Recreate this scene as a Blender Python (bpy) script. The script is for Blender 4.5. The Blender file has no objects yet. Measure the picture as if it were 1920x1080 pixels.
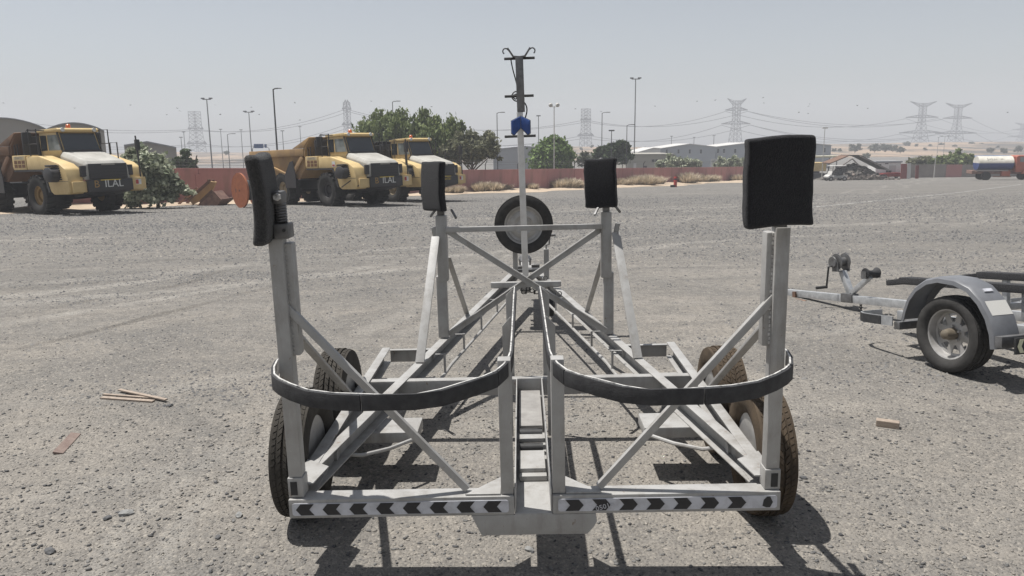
import bpy, bmesh, math, random
import numpy as np
from mathutils import Vector, Matrix
C = bpy.context.scene
COL = C.collection
R_ = math.radians
rnd = random.Random(7)
nrs = np.random.RandomState(11)

# ------------------------------------------------------------------ camera
CAM_H, FPX, PITCH, ROLL = 1.7, 1430.0, R_(10.8), 0.0109
cam = bpy.data.cameras.new("camera"); cam.sensor_width = 36.0; cam.lens = FPX / 1920 * 36.0
cam.clip_start = 0.05; cam.clip_end = 6000
camo = bpy.data.objects.new("camera", cam); COL.objects.link(camo)
camo.matrix_world = Matrix.Translation((0, 0, CAM_H)) @ Matrix.Rotation(math.pi / 2 - PITCH, 4, 'X') @ Matrix.Rotation(-ROLL, 4, 'Z')
C.camera = camo

# ------------------------------------------------------------------ sky and sun
SUN_TO = Vector((-0.345, 0.11, 1.0)).normalized()      # direction towards the sun
SUN_EL = math.asin(SUN_TO.z)
world = bpy.data.worlds.new("World"); C.world = world; world.use_nodes = True
wn = world.node_tree; wn.nodes.clear()
sky = wn.nodes.new('ShaderNodeTexSky'); sky.sky_type = 'NISHITA'; sky.sun_disc = False
sky.sun_elevation = SUN_EL; sky.sun_rotation = math.atan2(SUN_TO.x, SUN_TO.y)
sky.air_density = 1.0; sky.dust_density = 0.6; sky.ozone_density = 1.0; sky.altitude = 0
hsv = wn.nodes.new('ShaderNodeHueSaturation'); hsv.inputs['Saturation'].default_value = 0.42
bg = wn.nodes.new('ShaderNodeBackground'); bg.inputs['Strength'].default_value = 0.074
wo = wn.nodes.new('ShaderNodeOutputWorld')
wn.links.new(sky.outputs[0], hsv.inputs['Color']); wn.links.new(hsv.outputs[0], bg.inputs[0]); wn.links.new(bg.outputs[0], wo.inputs[0])
sl = bpy.data.lights.new("sun", 'SUN'); sl.energy = 5.0; sl.angle = R_(0.55); sl.color = (1.0, 0.968, 0.92)
so = bpy.data.objects.new("sun", sl); COL.objects.link(so); so.rotation_euler = SUN_TO.to_track_quat('Z', 'Y').to_euler()
C.view_settings.view_transform = 'Standard'; C.view_settings.look = 'None'
C.view_settings.exposure = 0.40; C.view_settings.gamma = 1.0; C.view_settings.use_curve_mapping = False
try:
    C.cycles.max_bounces = 6; C.cycles.transparent_max_bounces = 8
except Exception:
    pass

# ------------------------------------------------------------------ measuring helpers (pixel of the 1920 photo -> point at a depth)
def ray(u, v):
    a, b = u - 960, 540 - v
    c, s = math.cos(ROLL), math.sin(ROLL)
    a, b = c * a + s * b, -s * a + c * b
    return Vector((a / FPX, math.cos(PITCH) + b / FPX * math.sin(PITCH), -math.sin(PITCH) + b / FPX * math.cos(PITCH)))
def at(u, v, Y):
    d = ray(u, v); return Vector((0, 0, CAM_H)) + d * (Y / d.y)
def gz(y):
    if y < 5: return 0.0
    if y < 9: return -0.043 * (y - 5) ** 2 / 8
    z = -0.086 - 0.043 * (min(y, 50) - 9)
    if y > 50: z -= 0.034 * (min(y, 130) - 50)
    if y > 130: z -= 0.010 * (min(y, 260) - 130)
    return z
def ground_at(u, v):
    d = ray(u, v); t = 1.0
    lo, hi = 0.5, 400.0
    for _ in range(60):
        m = (lo + hi) / 2
        p = Vector((0, 0, CAM_H)) + d * (m / d.y)
        if p.z > gz(m): lo = m
        else: hi = m
    return Vector((0, 0, CAM_H)) + d * (lo / d.y)

# ------------------------------------------------------------------ materials
def lin(c): return tuple(((x / 255) / 12.92 if x / 255 <= 0.04045 else ((x / 255 + 0.055) / 1.055) ** 2.4) for x in c)
MATS = {}
def mat(name, rgb, rough=0.6, metal=0.0, rgb2=None, scale=6.0, detail=5, lo=0.35, hi=0.7, bump=0.0, bscale=60.0, spec=0.5, island=None, sheen=0.0, stretch=None, trans=0.0, stain=None):
    if name in MATS: return MATS[name]
    m = bpy.data.materials.new(name); m.use_nodes = True
    nt = m.node_tree; b = nt.nodes['Principled BSDF']
    b.inputs['Roughness'].default_value = rough; b.inputs['Metallic'].default_value = metal
    b.inputs['Specular IOR Level'].default_value = spec
    if sheen: b.inputs['Sheen Weight'].default_value = sheen; b.inputs['Sheen Roughness'].default_value = 0.5
    tc = nt.nodes.new('ShaderNodeTexCoord'); src = tc.outputs['Object']
    if stretch:
        mp = nt.nodes.new('ShaderNodeMapping'); mp.inputs['Scale'].default_value = stretch
        nt.links.new(src, mp.inputs[0]); src = mp.outputs[0]
    if rgb2 is None: rgb2 = tuple(x * 0.78 for x in rgb)
    if island:
        g = nt.nodes.new('ShaderNodeNewGeometry'); r = nt.nodes.new('ShaderNodeValToRGB')
        r.color_ramp.elements[0].color = (*rgb2, 1); r.color_ramp.elements[1].color = (*rgb, 1)
        r.color_ramp.elements[0].position = 0.1; r.color_ramp.elements[1].position = 0.9
        nt.links.new(g.outputs['Random Per Island'], r.inputs[0]); nt.links.new(r.outputs[0], b.inputs['Base Color'])
    else:
        n = nt.nodes.new('ShaderNodeTexNoise'); n.inputs['Scale'].default_value = scale; n.inputs['Detail'].default_value = detail; n.inputs['Roughness'].default_value = 0.62
        r = nt.nodes.new('ShaderNodeValToRGB')
        r.color_ramp.elements[0].position = lo; r.color_ramp.elements[1].position = hi
        r.color_ramp.elements[0].color = (*rgb2, 1); r.color_ramp.elements[1].color = (*rgb, 1)
        nt.links.new(src, n.inputs['Vector']); nt.links.new(n.outputs['Fac'], r.inputs[0]); nt.links.new(r.outputs[0], b.inputs['Base Color'])
        if stain:
            for (sc_, c_, sl_, sh_, st_, am_) in stain:
                mp_ = nt.nodes.new('ShaderNodeMapping'); mp_.inputs['Scale'].default_value = st_; nt.links.new(tc.outputs['Object'], mp_.inputs[0])
                n3 = nt.nodes.new('ShaderNodeTexNoise'); n3.inputs['Scale'].default_value = sc_; n3.inputs['Detail'].default_value = 7; n3.inputs['Roughness'].default_value = 0.7
                nt.links.new(mp_.outputs[0], n3.inputs['Vector'])
                r3 = nt.nodes.new('ShaderNodeMapRange'); r3.inputs[1].default_value = sl_; r3.inputs[2].default_value = sh_; r3.inputs[4].default_value = am_; nt.links.new(n3.outputs['Fac'], r3.inputs[0])
                mx3 = nt.nodes.new('ShaderNodeMix'); mx3.data_type = 'RGBA'; mx3.inputs[7].default_value = (*c_, 1)
                nt.links.new(r3.outputs[0], mx3.inputs[0]); nt.links.new(b.inputs['Base Color'].links[0].from_socket, mx3.inputs[6]); nt.links.new(mx3.outputs[2], b.inputs['Base Color'])
    if trans:
        t = nt.nodes.new('ShaderNodeBsdfTranslucent'); mx = nt.nodes.new('ShaderNodeMixShader'); mx.inputs[0].default_value = trans
        nt.links.new(r.outputs[0], t.inputs[0]); nt.links.new(b.outputs[0], mx.inputs[1]); nt.links.new(t.outputs[0], mx.inputs[2])
        nt.links.new(mx.outputs[0], nt.nodes['Material Output'].inputs[0])
    if bump:
        n2 = nt.nodes.new('ShaderNodeTexNoise'); n2.inputs['Scale'].default_value = bscale; n2.inputs['Detail'].default_value = 4
        bp = nt.nodes.new('ShaderNodeBump'); bp.inputs['Strength'].default_value = bump; bp.inputs['Distance'].default_value = 0.01
        nt.links.new(src, n2.inputs['Vector']); nt.links.new(n2.outputs['Fac'], bp.inputs['Height']); nt.links.new(bp.outputs[0], b.inputs['Normal'])
    MATS[name] = m; return m
G = lambda *a: lin(a)
M_PAINT = mat('grey_paint', (0.345, 0.340, 0.330), 0.5, 0, (0.27, 0.262, 0.248), 9, 6, 0.25, 0.6, 0.12, 45,
    stain=((9, (0.175, 0.16, 0.14), 0.50, 0.70, (1, 1, 0.22), 0.65), (30, (0.15, 0.08, 0.045), 0.635, 0.70, (1, 1, 0.5), 0.8), (70, (0.55, 0.545, 0.53), 0.66, 0.70, (1, 1, 1), 0.5)))
M_GALV = mat('dull_steel', (0.20, 0.20, 0.205), 0.5, 0.5, (0.10, 0.098, 0.095), 14, 6, 0.3, 0.7, 0.12, 80)
M_WHITE = mat('white_paint', (0.62, 0.61, 0.59), 0.5, 0, (0.45, 0.43, 0.40), 7, 6, 0.2, 0.55, 0.06, 50)
M_CARPET = mat('black_carpet', (0.020, 0.020, 0.024), 1.0, 0, (0.008, 0.008, 0.010), 150, 3, 0.35, 0.65, 1.0, 330, 0.1, sheen=0.2)
M_RUBBER = mat('black_rubber', (0.050, 0.050, 0.052), 0.75, 0, (0.028, 0.028, 0.03), 30, 5, 0.3, 0.7, 0.2, 150, 0.3)
M_TYRE = mat('tyre_rubber', (0.058, 0.056, 0.054), 0.85, 0, (0.032, 0.031, 0.03), 12, 5, 0.3, 0.7, 0.15, 90, 0.25)
M_DUSTY = mat('dusty_tread', (0.066, 0.060, 0.052), 0.92, 0, (0.035, 0.032, 0.028), 10, 5, 0.3, 0.7, 0.2, 90, 0.15)
M_BROWN = mat('brown_muddy_tread', (0.098, 0.074, 0.052), 0.95, 0, (0.05, 0.040, 0.031), 10, 5, 0.3, 0.7, 0.2, 90, 0.1)
M_RIM = mat('silver_rim', (0.42, 0.41, 0.40), 0.42, 0.35, (0.30, 0.29, 0.27), 9, 5, 0.3, 0.6)
M_DARK = mat('dark_metal', (0.035, 0.035, 0.037), 0.6, 0.2, (0.02, 0.02, 0.02), 20)
M_BLACK = mat('black_print', (0.012, 0.012, 0.016), 0.5, 0, (0.02, 0.02, 0.022), 25)
M_MARK = mat('white_reflective', (0.52, 0.53, 0.57), 0.45, 0, (0.36, 0.36, 0.38), 22, 6, 0.25, 0.55)
M_BLUE = mat('blue_rubber', (0.030, 0.085, 0.30), 0.6, 0, (0.02, 0.055, 0.2), 20)
M_WORN = mat('worn_edge', (0.55, 0.54, 0.52), 0.6, 0.1, (0.16, 0.155, 0.15), 38, 6, 0.34, 0.52, 0.3, 90)
M_RUST = mat('rusty_steel', (0.20, 0.115, 0.075), 0.9, 0, (0.10, 0.06, 0.045), 6, 6, 0.3, 0.7, 0.2, 30)

# ------------------------------------------------------------------ mesh builder
class MB:
    def __init__(s): s.v = []; s.f = []
    def add(s, vs, fs):
        o = len(s.v); s.v += [tuple(v) for v in vs]; s.f += [tuple(i + o for i in f) for f in fs]; return s
    def box(s, c, d, M=None):
        c = Vector(c); h = Vector(d) / 2
        vs = [Vector((x * h.x, y * h.y, z * h.z)) for x in (-1, 1) for y in (-1, 1) for z in (-1, 1)]
        if M is not None: vs = [M @ v for v in vs]
        return s.add([v + c for v in vs], [(0, 1, 3, 2), (4, 6, 7, 5), (0, 4, 5, 1), (2, 3, 7, 6), (0, 2, 6, 4), (1, 5, 7, 3)])
    def span(s, x0, x1, y0, y1, z0, z1):
        return s.box(((x0 + x1) / 2, (y0 + y1) / 2, (z0 + z1) / 2), (abs(x1 - x0), abs(y1 - y0), abs(z1 - z0)))
    def bar(s, p0, p1, w, h, up=(0, 0, 1)):            # w across, h along the up direction
        p0, p1 = Vector(p0), Vector(p1); d = p1 - p0; L = d.length; d.normalize()
        x = d.cross(Vector(up)); x = x.normalized() if x.length > 1e-6 else Vector((1, 0, 0)); z = x.cross(d)
        M = Matrix((x, d, z)).transposed()
        return s.box((p0 + p1) / 2, (w, L, h), M)
    def tube(s, pts, r, n=8, r1=None, cap=True):
        pts = [Vector(p) for p in pts]; k = len(pts); rings = []
        prev = None
        for i, p in enumerate(pts):
            d = (pts[min(i + 1, k - 1)] - pts[max(i - 1, 0)]).normalized()
            if prev is None:
                a = Vector((0, 0, 1)) if abs(d.z) < 0.9 else Vector((1, 0, 0)); x = d.cross(a).normalized()
            else:
                x = (prev - d * prev.dot(d)).normalized()
            prev = x; y = d.cross(x)
            rr = r if r1 is None else r + (r1 - r) * i / max(1, k - 1)
            rings.append([p + (x * math.cos(2 * math.pi * j / n) + y * math.sin(2 * math.pi * j / n)) * rr for j in range(n)])
        vs = [v for g in rings for v in g]; fs = []
        for i in range(k - 1):
            for j in range(n): fs.append((i * n + j, i * n + (j + 1) % n, (i + 1) * n + (j + 1) % n, (i + 1) * n + j))
        if cap: fs += [tuple(range(n))[::-1], tuple(range((k - 1) * n, k * n))]
        return s.add(vs, fs)
    def lathe(s, prof, n=32, axis='x', o=(0, 0, 0)):   # prof: (along axis, radius)
        o = Vector(o); vs = []; k = len(prof)
        for a, r in prof:
            for j in range(n):
                t = 2 * math.pi * j / n; c, q = r * math.cos(t), r * math.sin(t)
                vs.append(o + (Vector((a, c, q)) if axis == 'x' else Vector((c, q, a)) if axis == 'z' else Vector((q, a, c))))
        fs = []
        for i in range(k - 1):
            for j in range(n): fs.append((i * n + j, i * n + (j + 1) % n, (i + 1) * n + (j + 1) % n, (i + 1) * n + j))
        fs += [tuple(range(n))[::-1], tuple(range((k - 1) * n, k * n))]
        return s.add(vs, fs)
    def prism(s, poly, a0, a1, plane='yz'):            # extrude a polygon; plane yz -> along x, xz -> along y, xy -> along z
        def P(p, a): return (a, p[0], p[1]) if plane == 'yz' else (p[0], a, p[1]) if plane == 'xz' else (p[0], p[1], a)
        n = len(poly); vs = [P(p, a0) for p in poly] + [P(p, a1) for p in poly]
        fs = [tuple(range(n))[::-1], tuple(range(n, 2 * n))] + [(i, (i + 1) % n, n + (i + 1) % n, n + i) for i in range(n)]
        return s.add(vs, fs)
    def quad(s, a, b, c, d): return s.add([a, b, c, d], [(0, 1, 2, 3)])
    def shift(s, d): s.v = [(v[0] + d[0], v[1] + d[1], v[2] + d[2]) for v in s.v]; return s
    def xf(s, M): s.v = [tuple(M @ Vector(v)) for v in s.v]; return s
    def mesh(s, name, m, smooth=False, bevel=0.0):
        me = bpy.data.meshes.new(name); me.from_pydata(s.v, [], s.f)
        bm = bmesh.new(); bm.from_mesh(me); bmesh.ops.recalc_face_normals(bm, faces=bm.faces)
        if bevel:
            es = [e for e in bm.edges if len(e.link_faces) == 2 and e.calc_face_angle() > 0.5]
            bmesh.ops.bevel(bm, geom=es, offset=bevel, segments=2, profile=0.6, affect='EDGES', clamp_overlap=True)
        bm.to_mesh(me); bm.free()
        if smooth:
            me.polygons.foreach_set('use_smooth', [True] * len(me.polygons))
            me.set_sharp_from_angle(angle=R_(38))
        me.materials.append(m); return me
    def build(s, name, m, parent=None, off=(0, 0, 0), smooth=False, bevel=0.0, label=None):
        o = bpy.data.objects.new(name, s.mesh(name, m, smooth, bevel)); COL.objects.link(o)
        o.location = off
        if parent: o.parent = parent
        if label: o['label'] = label
        return o
def tag(o, label=None, cat=None, group=None, kind=None):
    if label: o['label'] = label
    if cat: o['category'] = cat
    if group: o['group'] = group
    if kind: o['kind'] = kind
    return o
def thing(name, label, cat, loc=(0, 0, 0), rot=(0, 0, 0), group=None):
    o = bpy.data.objects.new(name, None); COL.objects.link(o); o.location = loc; o.rotation_euler = rot
    o.empty_display_size = 0.2
    return tag(o, label, cat, group)
def node(name, parent, loc=(0, 0, 0), rot=(0, 0, 0)):
    o = bpy.data.objects.new(name, None); COL.objects.link(o); o.parent = parent; o.location = loc; o.rotation_euler = rot; return o
def inst(name, mesh, parent, loc=(0, 0, 0), rot=(0, 0, 0)):
    o = bpy.data.objects.new(name, mesh); COL.objects.link(o); o.location = loc; o.rotation_euler = rot
    if parent: o.parent = parent
    return o
def copy_tree(o, parent=None):
    c = o.copy(); COL.objects.link(c)
    if parent: c.parent = parent
    for ch in list(o.children): copy_tree(ch, c)
    return c
def text_mesh(body, size, m, extrude=0.002, shear=0.0):
    cu = bpy.data.curves.new('lettering', 'FONT'); cu.body = body; cu.size = size; cu.extrude = extrude; cu.shear = shear
    cu.align_x = 'CENTER'; cu.align_y = 'CENTER'; cu.resolution_u = 2
    ob = bpy.data.objects.new('lettering', cu); COL.objects.link(ob)
    me = bpy.data.meshes.new_from_object(ob.evaluated_get(bpy.context.evaluated_depsgraph_get()))
    bpy.data.objects.remove(ob); me.materials.clear(); me.materials.append(m); return me

# ------------------------------------------------------------------ ground, hills
def rut(u0, v0, u1, v1, w, c, am, gap=1.75):
    a, b = ground_at(u0, v0), ground_at(u1, v1); n = Vector((-(b - a).y, (b - a).x, 0)).normalized() * gap
    return [(a.x, a.y, b.x, b.y, w, c, am), (a.x + n.x, a.y + n.y, b.x + n.x, b.y + n.y, w, c, am)]
LIGHT_, DARK_ = (0.36, 0.34, 0.305), (0.085, 0.078, 0.070)
RUTS = (rut(60, 655, 440, 560, 0.10, DARK_, 0.8) + rut(0, 545, 440, 505, 0.16, DARK_, 0.7) + rut(0, 452, 470, 430, 0.30, LIGHT_, 0.95) + rut(560, 520, 900, 470, 0.22, LIGHT_, 0.85)
        + rut(1180, 470, 1900, 410, 0.28, LIGHT_, 0.85) + rut(1500, 760, 1900, 700, 0.14, LIGHT_, 0.5) + rut(500, 1075, 560, 985, 0.10, LIGHT_, 0.6, 0.3) + rut(0, 400, 900, 395, 0.35, LIGHT_, 0.85))
def ground_material():
    m = bpy.data.materials.new('gravel_lot'); m.use_nodes = True; nt = m.node_tree; N = nt.nodes; L = nt.links
    b = N['Principled BSDF']; b.inputs['Roughness'].default_value = 0.95; b.inputs['Specular IOR Level'].default_value = 0.15
    geo = N.new('ShaderNodeNewGeometry'); pos = geo.outputs['Position']
    def noise(scale, detail=4, rough=0.55, dist=0.0, vec=pos):
        n = N.new('ShaderNodeTexNoise'); n.inputs['Scale'].default_value = scale; n.inputs['Detail'].default_value = detail
        n.inputs['Roughness'].default_value = rough; n.inputs['Distortion'].default_value = dist; L.new(vec, n.inputs['Vector']); return n.outputs['Fac']
    def ramp(fac, p0, p1, c0=(0, 0, 0), c1=(1, 1, 1)):
        r = N.new('ShaderNodeValToRGB'); r.color_ramp.elements[0].position = p0; r.color_ramp.elements[1].position = p1
        r.color_ramp.elements[0].color = (*c0, 1); r.color_ramp.elements[1].color = (*c1, 1); L.new(fac, r.inputs[0]); return r.outputs[0]
    def mix(f, a, c, mode='MIX'):
        x = N.new('ShaderNodeMix'); x.data_type = 'RGBA'; x.blend_type = mode
        if isinstance(f, float): x.inputs[0].default_value = f
        else: L.new(f, x.inputs[0])
        for s_, i in ((a, 6), (c, 7)):
            if isinstance(s_, tuple): x.inputs[i].default_value = (*s_, 1)
            else: L.new(s_, x.inputs[i])
        return x.outputs[2]
    def math_(op, a, c):
        x = N.new('ShaderNodeMath'); x.operation = op
        for s_, i in ((a, 0), (c, 1)):
            if isinstance(s_, (int, float)): x.inputs[i].default_value = s_
            else: L.new(s_, x.inputs[i])
        return x.outputs[0]
    # stretched coordinates for old wheel tracks that run across the lot
    mp = N.new('ShaderNodeMapping'); mp.inputs['Rotation'].default_value = (0, 0, R_(-9)); mp.inputs['Scale'].default_value = (0.09, 1.0, 1.0); L.new(pos, mp.inputs[0])
    mp2 = N.new('ShaderNodeMapping'); mp2.inputs['Rotation'].default_value = (0, 0, R_(13)); mp2.inputs['Scale'].default_value = (0.06, 0.7, 1.0); L.new(pos, mp2.inputs[0])
    dust, grit, dark = (0.335, 0.302, 0.258), (0.245, 0.228, 0.204), (0.115, 0.114, 0.111)
    base = mix(ramp(noise(0.9, 6, 0.6, 0.4), 0.38, 0.62), dust, grit)
    # farther from the parked trailers the lot is darker crushed stone
    sep = N.new('ShaderNodeSeparateXYZ'); L.new(pos, sep.inputs[0])
    far = N.new('ShaderNodeMapRange'); far.inputs[1].default_value = 2.5; far.inputs[2].default_value = 15.0; L.new(sep.outputs[1], far.inputs[0])
    patch = ramp(noise(0.55, 8, 0.74, 0.7), 0.49, 0.57)
    patch2 = ramp(noise(1.0, 8, 0.72, 0.3, mp.outputs[0]), 0.48, 0.58)
    dk = math_('MULTIPLY', math_('MAXIMUM', patch, patch2), math_('ADD', math_('MULTIPLY', far.outputs[0], 0.30), 0.42))
    base = mix(dk, base, dark)
    base = mix(math_('MULTIPLY', far.outputs[0], 0.55), base, (0.150, 0.149, 0.144))
    cr1 = noise(8.5, 9, 0.82); cr2 = noise(3.6, 8, 0.78, 0.3)
    base = mix(math_('MULTIPLY', ramp(cr1, 0.50, 0.60), math_('ADD', 0.16, math_('MULTIPLY', far.outputs[0], 0.50))), base, (0.085, 0.085, 0.084))
    base = mix(math_('MULTIPLY', ramp(cr2, 0.54, 0.64), math_('ADD', 0.12, math_('MULTIPLY', far.outputs[0], 0.36))), base, (0.10, 0.10, 0.098))
    mp3 = N.new('ShaderNodeMapping'); mp3.inputs['Rotation'].default_value = (0, 0, R_(-4)); mp3.inputs['Scale'].default_value = (0.35, 1.3, 1.0); L.new(pos, mp3.inputs[0])
    far2 = N.new('ShaderNodeMapRange'); far2.inputs[1].default_value = 7.0; far2.inputs[2].default_value = 28.0; L.new(sep.outputs[1], far2.inputs[0])
    base = mix(math_('MULTIPLY', ramp(noise(1.5, 7, 0.74, 0.4, mp3.outputs[0]), 0.47, 0.58), math_('MULTIPLY', far2.outputs[0], 0.55)), base, (0.075, 0.075, 0.074))
    base = mix(math_('MULTIPLY', ramp(noise(0.8, 7, 0.72, 0.3, mp3.outputs[0]), 0.56, 0.66), math_('MULTIPLY', far2.outputs[0], 0.50)), base, (0.31, 0.30, 0.285))
    base = mix(math_('MULTIPLY', ramp(noise(0.22, 6, 0.65, 0.3, mp3.outputs[0]), 0.48, 0.62), math_('MULTIPLY', far2.outputs[0], 0.40)), base, (0.10, 0.10, 0.099))
    base = mix(math_('MULTIPLY', ramp(noise(6.3, 8, 0.8), 0.57, 0.66), math_('ADD', 0.10, math_('MULTIPLY', far.outputs[0], 0.35))), base, (0.40, 0.385, 0.355))
    tr = ramp(noise(1.1, 4, 0.5, 0.2, mp2.outputs[0]), 0.56, 0.66)
    tr2 = ramp(noise(0.7, 5, 0.55, 0.4, mp.outputs[0]), 0.57, 0.68)
    base = mix(math_('MULTIPLY', math_('MAXIMUM', tr, tr2), 0.40), base, (0.335, 0.31, 0.275))
    # old wheel ruts: straight-ish bands, bent by noise, broken up along their length
    wob = noise(0.12, 3, 0.5); brk = ramp(noise(0.35, 6, 0.7), 0.40, 0.60)
    for (x0_, y0_, x1_, y1_, w_, c_, am_) in RUTS:
        dx, dy = x1_ - x0_, y1_ - y0_; ln_ = math.hypot(dx, dy); nx_, ny_ = -dy / ln_, dx / ln_
        vm = N.new('ShaderNodeVectorMath'); vm.operation = 'DOT_PRODUCT'; vm.inputs[1].default_value = (nx_, ny_, 0); L.new(pos, vm.inputs[0])
        d_ = math_('ABSOLUTE', math_('ADD', math_('SUBTRACT', vm.outputs['Value'], nx_ * x0_ + ny_ * y0_), math_('MULTIPLY', math_('SUBTRACT', wob, 0.5), 5.0)), 0)
        band = N.new('ShaderNodeMapRange'); band.inputs[1].default_value = w_; band.inputs[2].default_value = w_ * 0.45; L.new(d_, band.inputs[0])
        base = mix(math_('MULTIPLY', math_('MULTIPLY', band.outputs[0], brk), am_), base, c_)
    # coarse crushed stone that still reads from farther off
    vc = N.new('ShaderNodeTexVoronoi'); vc.inputs['Scale'].default_value = 17; L.new(pos, vc.inputs['Vector'])
    spc = N.new('ShaderNodeSeparateColor'); L.new(vc.outputs['Color'], spc.inputs[0])
    base = mix(math_('MULTIPLY', ramp(spc.outputs[0], 0.62, 0.80), math_('MULTIPLY', far.outputs[0], 0.65)), base, (0.072, 0.072, 0.073))
    base = mix(math_('MULTIPLY', ramp(spc.outputs[1], 0.76, 0.90), math_('MULTIPLY', far.outputs[0], 0.30)), base, (0.30, 0.295, 0.28))
    # grains: light and dark crumbs
    vo = N.new('ShaderNodeTexVoronoi'); vo.inputs['Scale'].default_value = 62; L.new(pos, vo.inputs['Vector'])
    vo2 = N.new('ShaderNodeTexVoronoi'); vo2.inputs['Scale'].default_value = 135; L.new(pos, vo2.inputs['Vector'])
    sp1 = N.new('ShaderNodeSeparateColor'); L.new(vo.outputs['Color'], sp1.inputs[0])
    sp2 = N.new('ShaderNodeSeparateColor'); L.new(vo2.outputs['Color'], sp2.inputs[0])
    base = mix(math_('MULTIPLY', ramp(sp1.outputs[0], 0.80, 0.92), math_('MULTIPLY', ramp(noise(5, 5, 0.6), 0.40, 0.62), 0.75)), base, (0.075, 0.073, 0.072))
    base = mix(math_('MULTIPLY', ramp(sp1.outputs[1], 0.86, 0.95), 0.55), base, (0.44, 0.40, 0.34))
    base = mix(math_('MULTIPLY', ramp(sp2.outputs[0], 0.70, 0.92), 0.50), base, (0.13, 0.118, 0.105))
    base = mix(math_('MULTIPLY', ramp(sp2.outputs[1], 0.78, 0.95), 0.40), base, (0.43, 0.385, 0.32))
    base = mix(0.35, base, mix(0.5, base, ramp(noise(26, 5, 0.7), 0.25, 0.8, (0.14, 0.13, 0.12), (0.40, 0.36, 0.30))))
    base = mix(1.0, base, (0.88, 0.89, 0.91), 'MULTIPLY')
    L.new(base, b.inputs['Base Color'])
    h = math_('ADD', math_('MULTIPLY', noise(95, 4, 0.7), 0.5), math_('ADD', math_('MULTIPLY', vo.outputs['Distance'], -0.55), math_('MULTIPLY', noise(14, 5, 0.65), 0.8)))
    h = math_('ADD', h, math_('MULTIPLY', noise(2.2, 4, 0.6), 1.6))
    bp = N.new('ShaderNodeBump'); bp.inputs['Strength'].default_value = 0.75; bp.inputs['Distance'].default_value = 0.022
    L.new(h, bp.inputs['Height']); L.new(bp.outputs[0], b.inputs['Normal'])
    return m
def sheet(name, xs, ys, zf, m):
    mb = MB(); nx = len(xs)
    for y in ys:
        for x in xs: mb.v.append((x, y, zf(x, y)))
    for j in range(len(ys) - 1):
        for i in range(nx - 1): mb.f.append((j * nx + i, j * nx + i + 1, (j + 1) * nx + i + 1, (j + 1) * nx + i))
    me = bpy.data.meshes.new(name); me.from_pydata(mb.v, [], mb.f); me.polygons.foreach_set('use_smooth', [True] * len(me.polygons)); me.materials.append(m)
    o = bpy.data.objects.new(name, me); COL.objects.link(o); o['kind'] = 'structure'; return o
xs = [-900, -600, -400, -250, -160, -100, -60, -40, -20, -10, -5, 0, 5, 10, 20, 40, 60, 100, 160, 250, 400, 600, 900]
ys = [-60, -20, -5, 0, 2, 4, 5, 5.5, 6, 6.5, 7, 7.5, 8, 8.5, 9, 12, 16, 20, 25, 30, 35, 40, 45, 50, 60, 70, 80, 90, 100, 115, 130, 150, 180, 220, 260, 320]
sheet('ground', xs, ys, lambda x, y: gz(y), ground_material())

# hills of pale sand behind the industrial area
def hill_noise(x, y):
    return (math.sin(x * 0.021 + 1.3) * 0.9 + math.sin(x * 0.047 + y * 0.013) * 0.6 + math.sin(x * 0.105 + y * 0.031 + 2) * 0.3 + math.sin(x * 0.0063 + 0.4) * 1.0)
def hz(x, y):
    t = max(0.0, min(1.0, (y - 255) / 260.0)); t = t * t * (3 - 2 * t)
    z = -6.6 + t * (3.7 + 0.75 * hill_noise(x, y)) + 0.35 * t * math.sin(y * 0.09 + x * 0.02)
    if y > 560: z -= (y - 560) * 0.012
    return z
m_sand = mat('dune_sand', (0.33, 0.24, 0.165), 0.95, 0, (0.085, 0.075, 0.062), 0.05, 10, 0.43, 0.56, stretch=(1, 0.3, 1))
sheet('hills', [-1500 + 20 * i for i in range(151)], [240, 255, 270, 285, 300, 320, 340, 360, 380, 400, 420, 440, 460, 480, 500, 520, 540, 560, 600, 700, 900, 1300], hz, m_sand)

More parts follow.
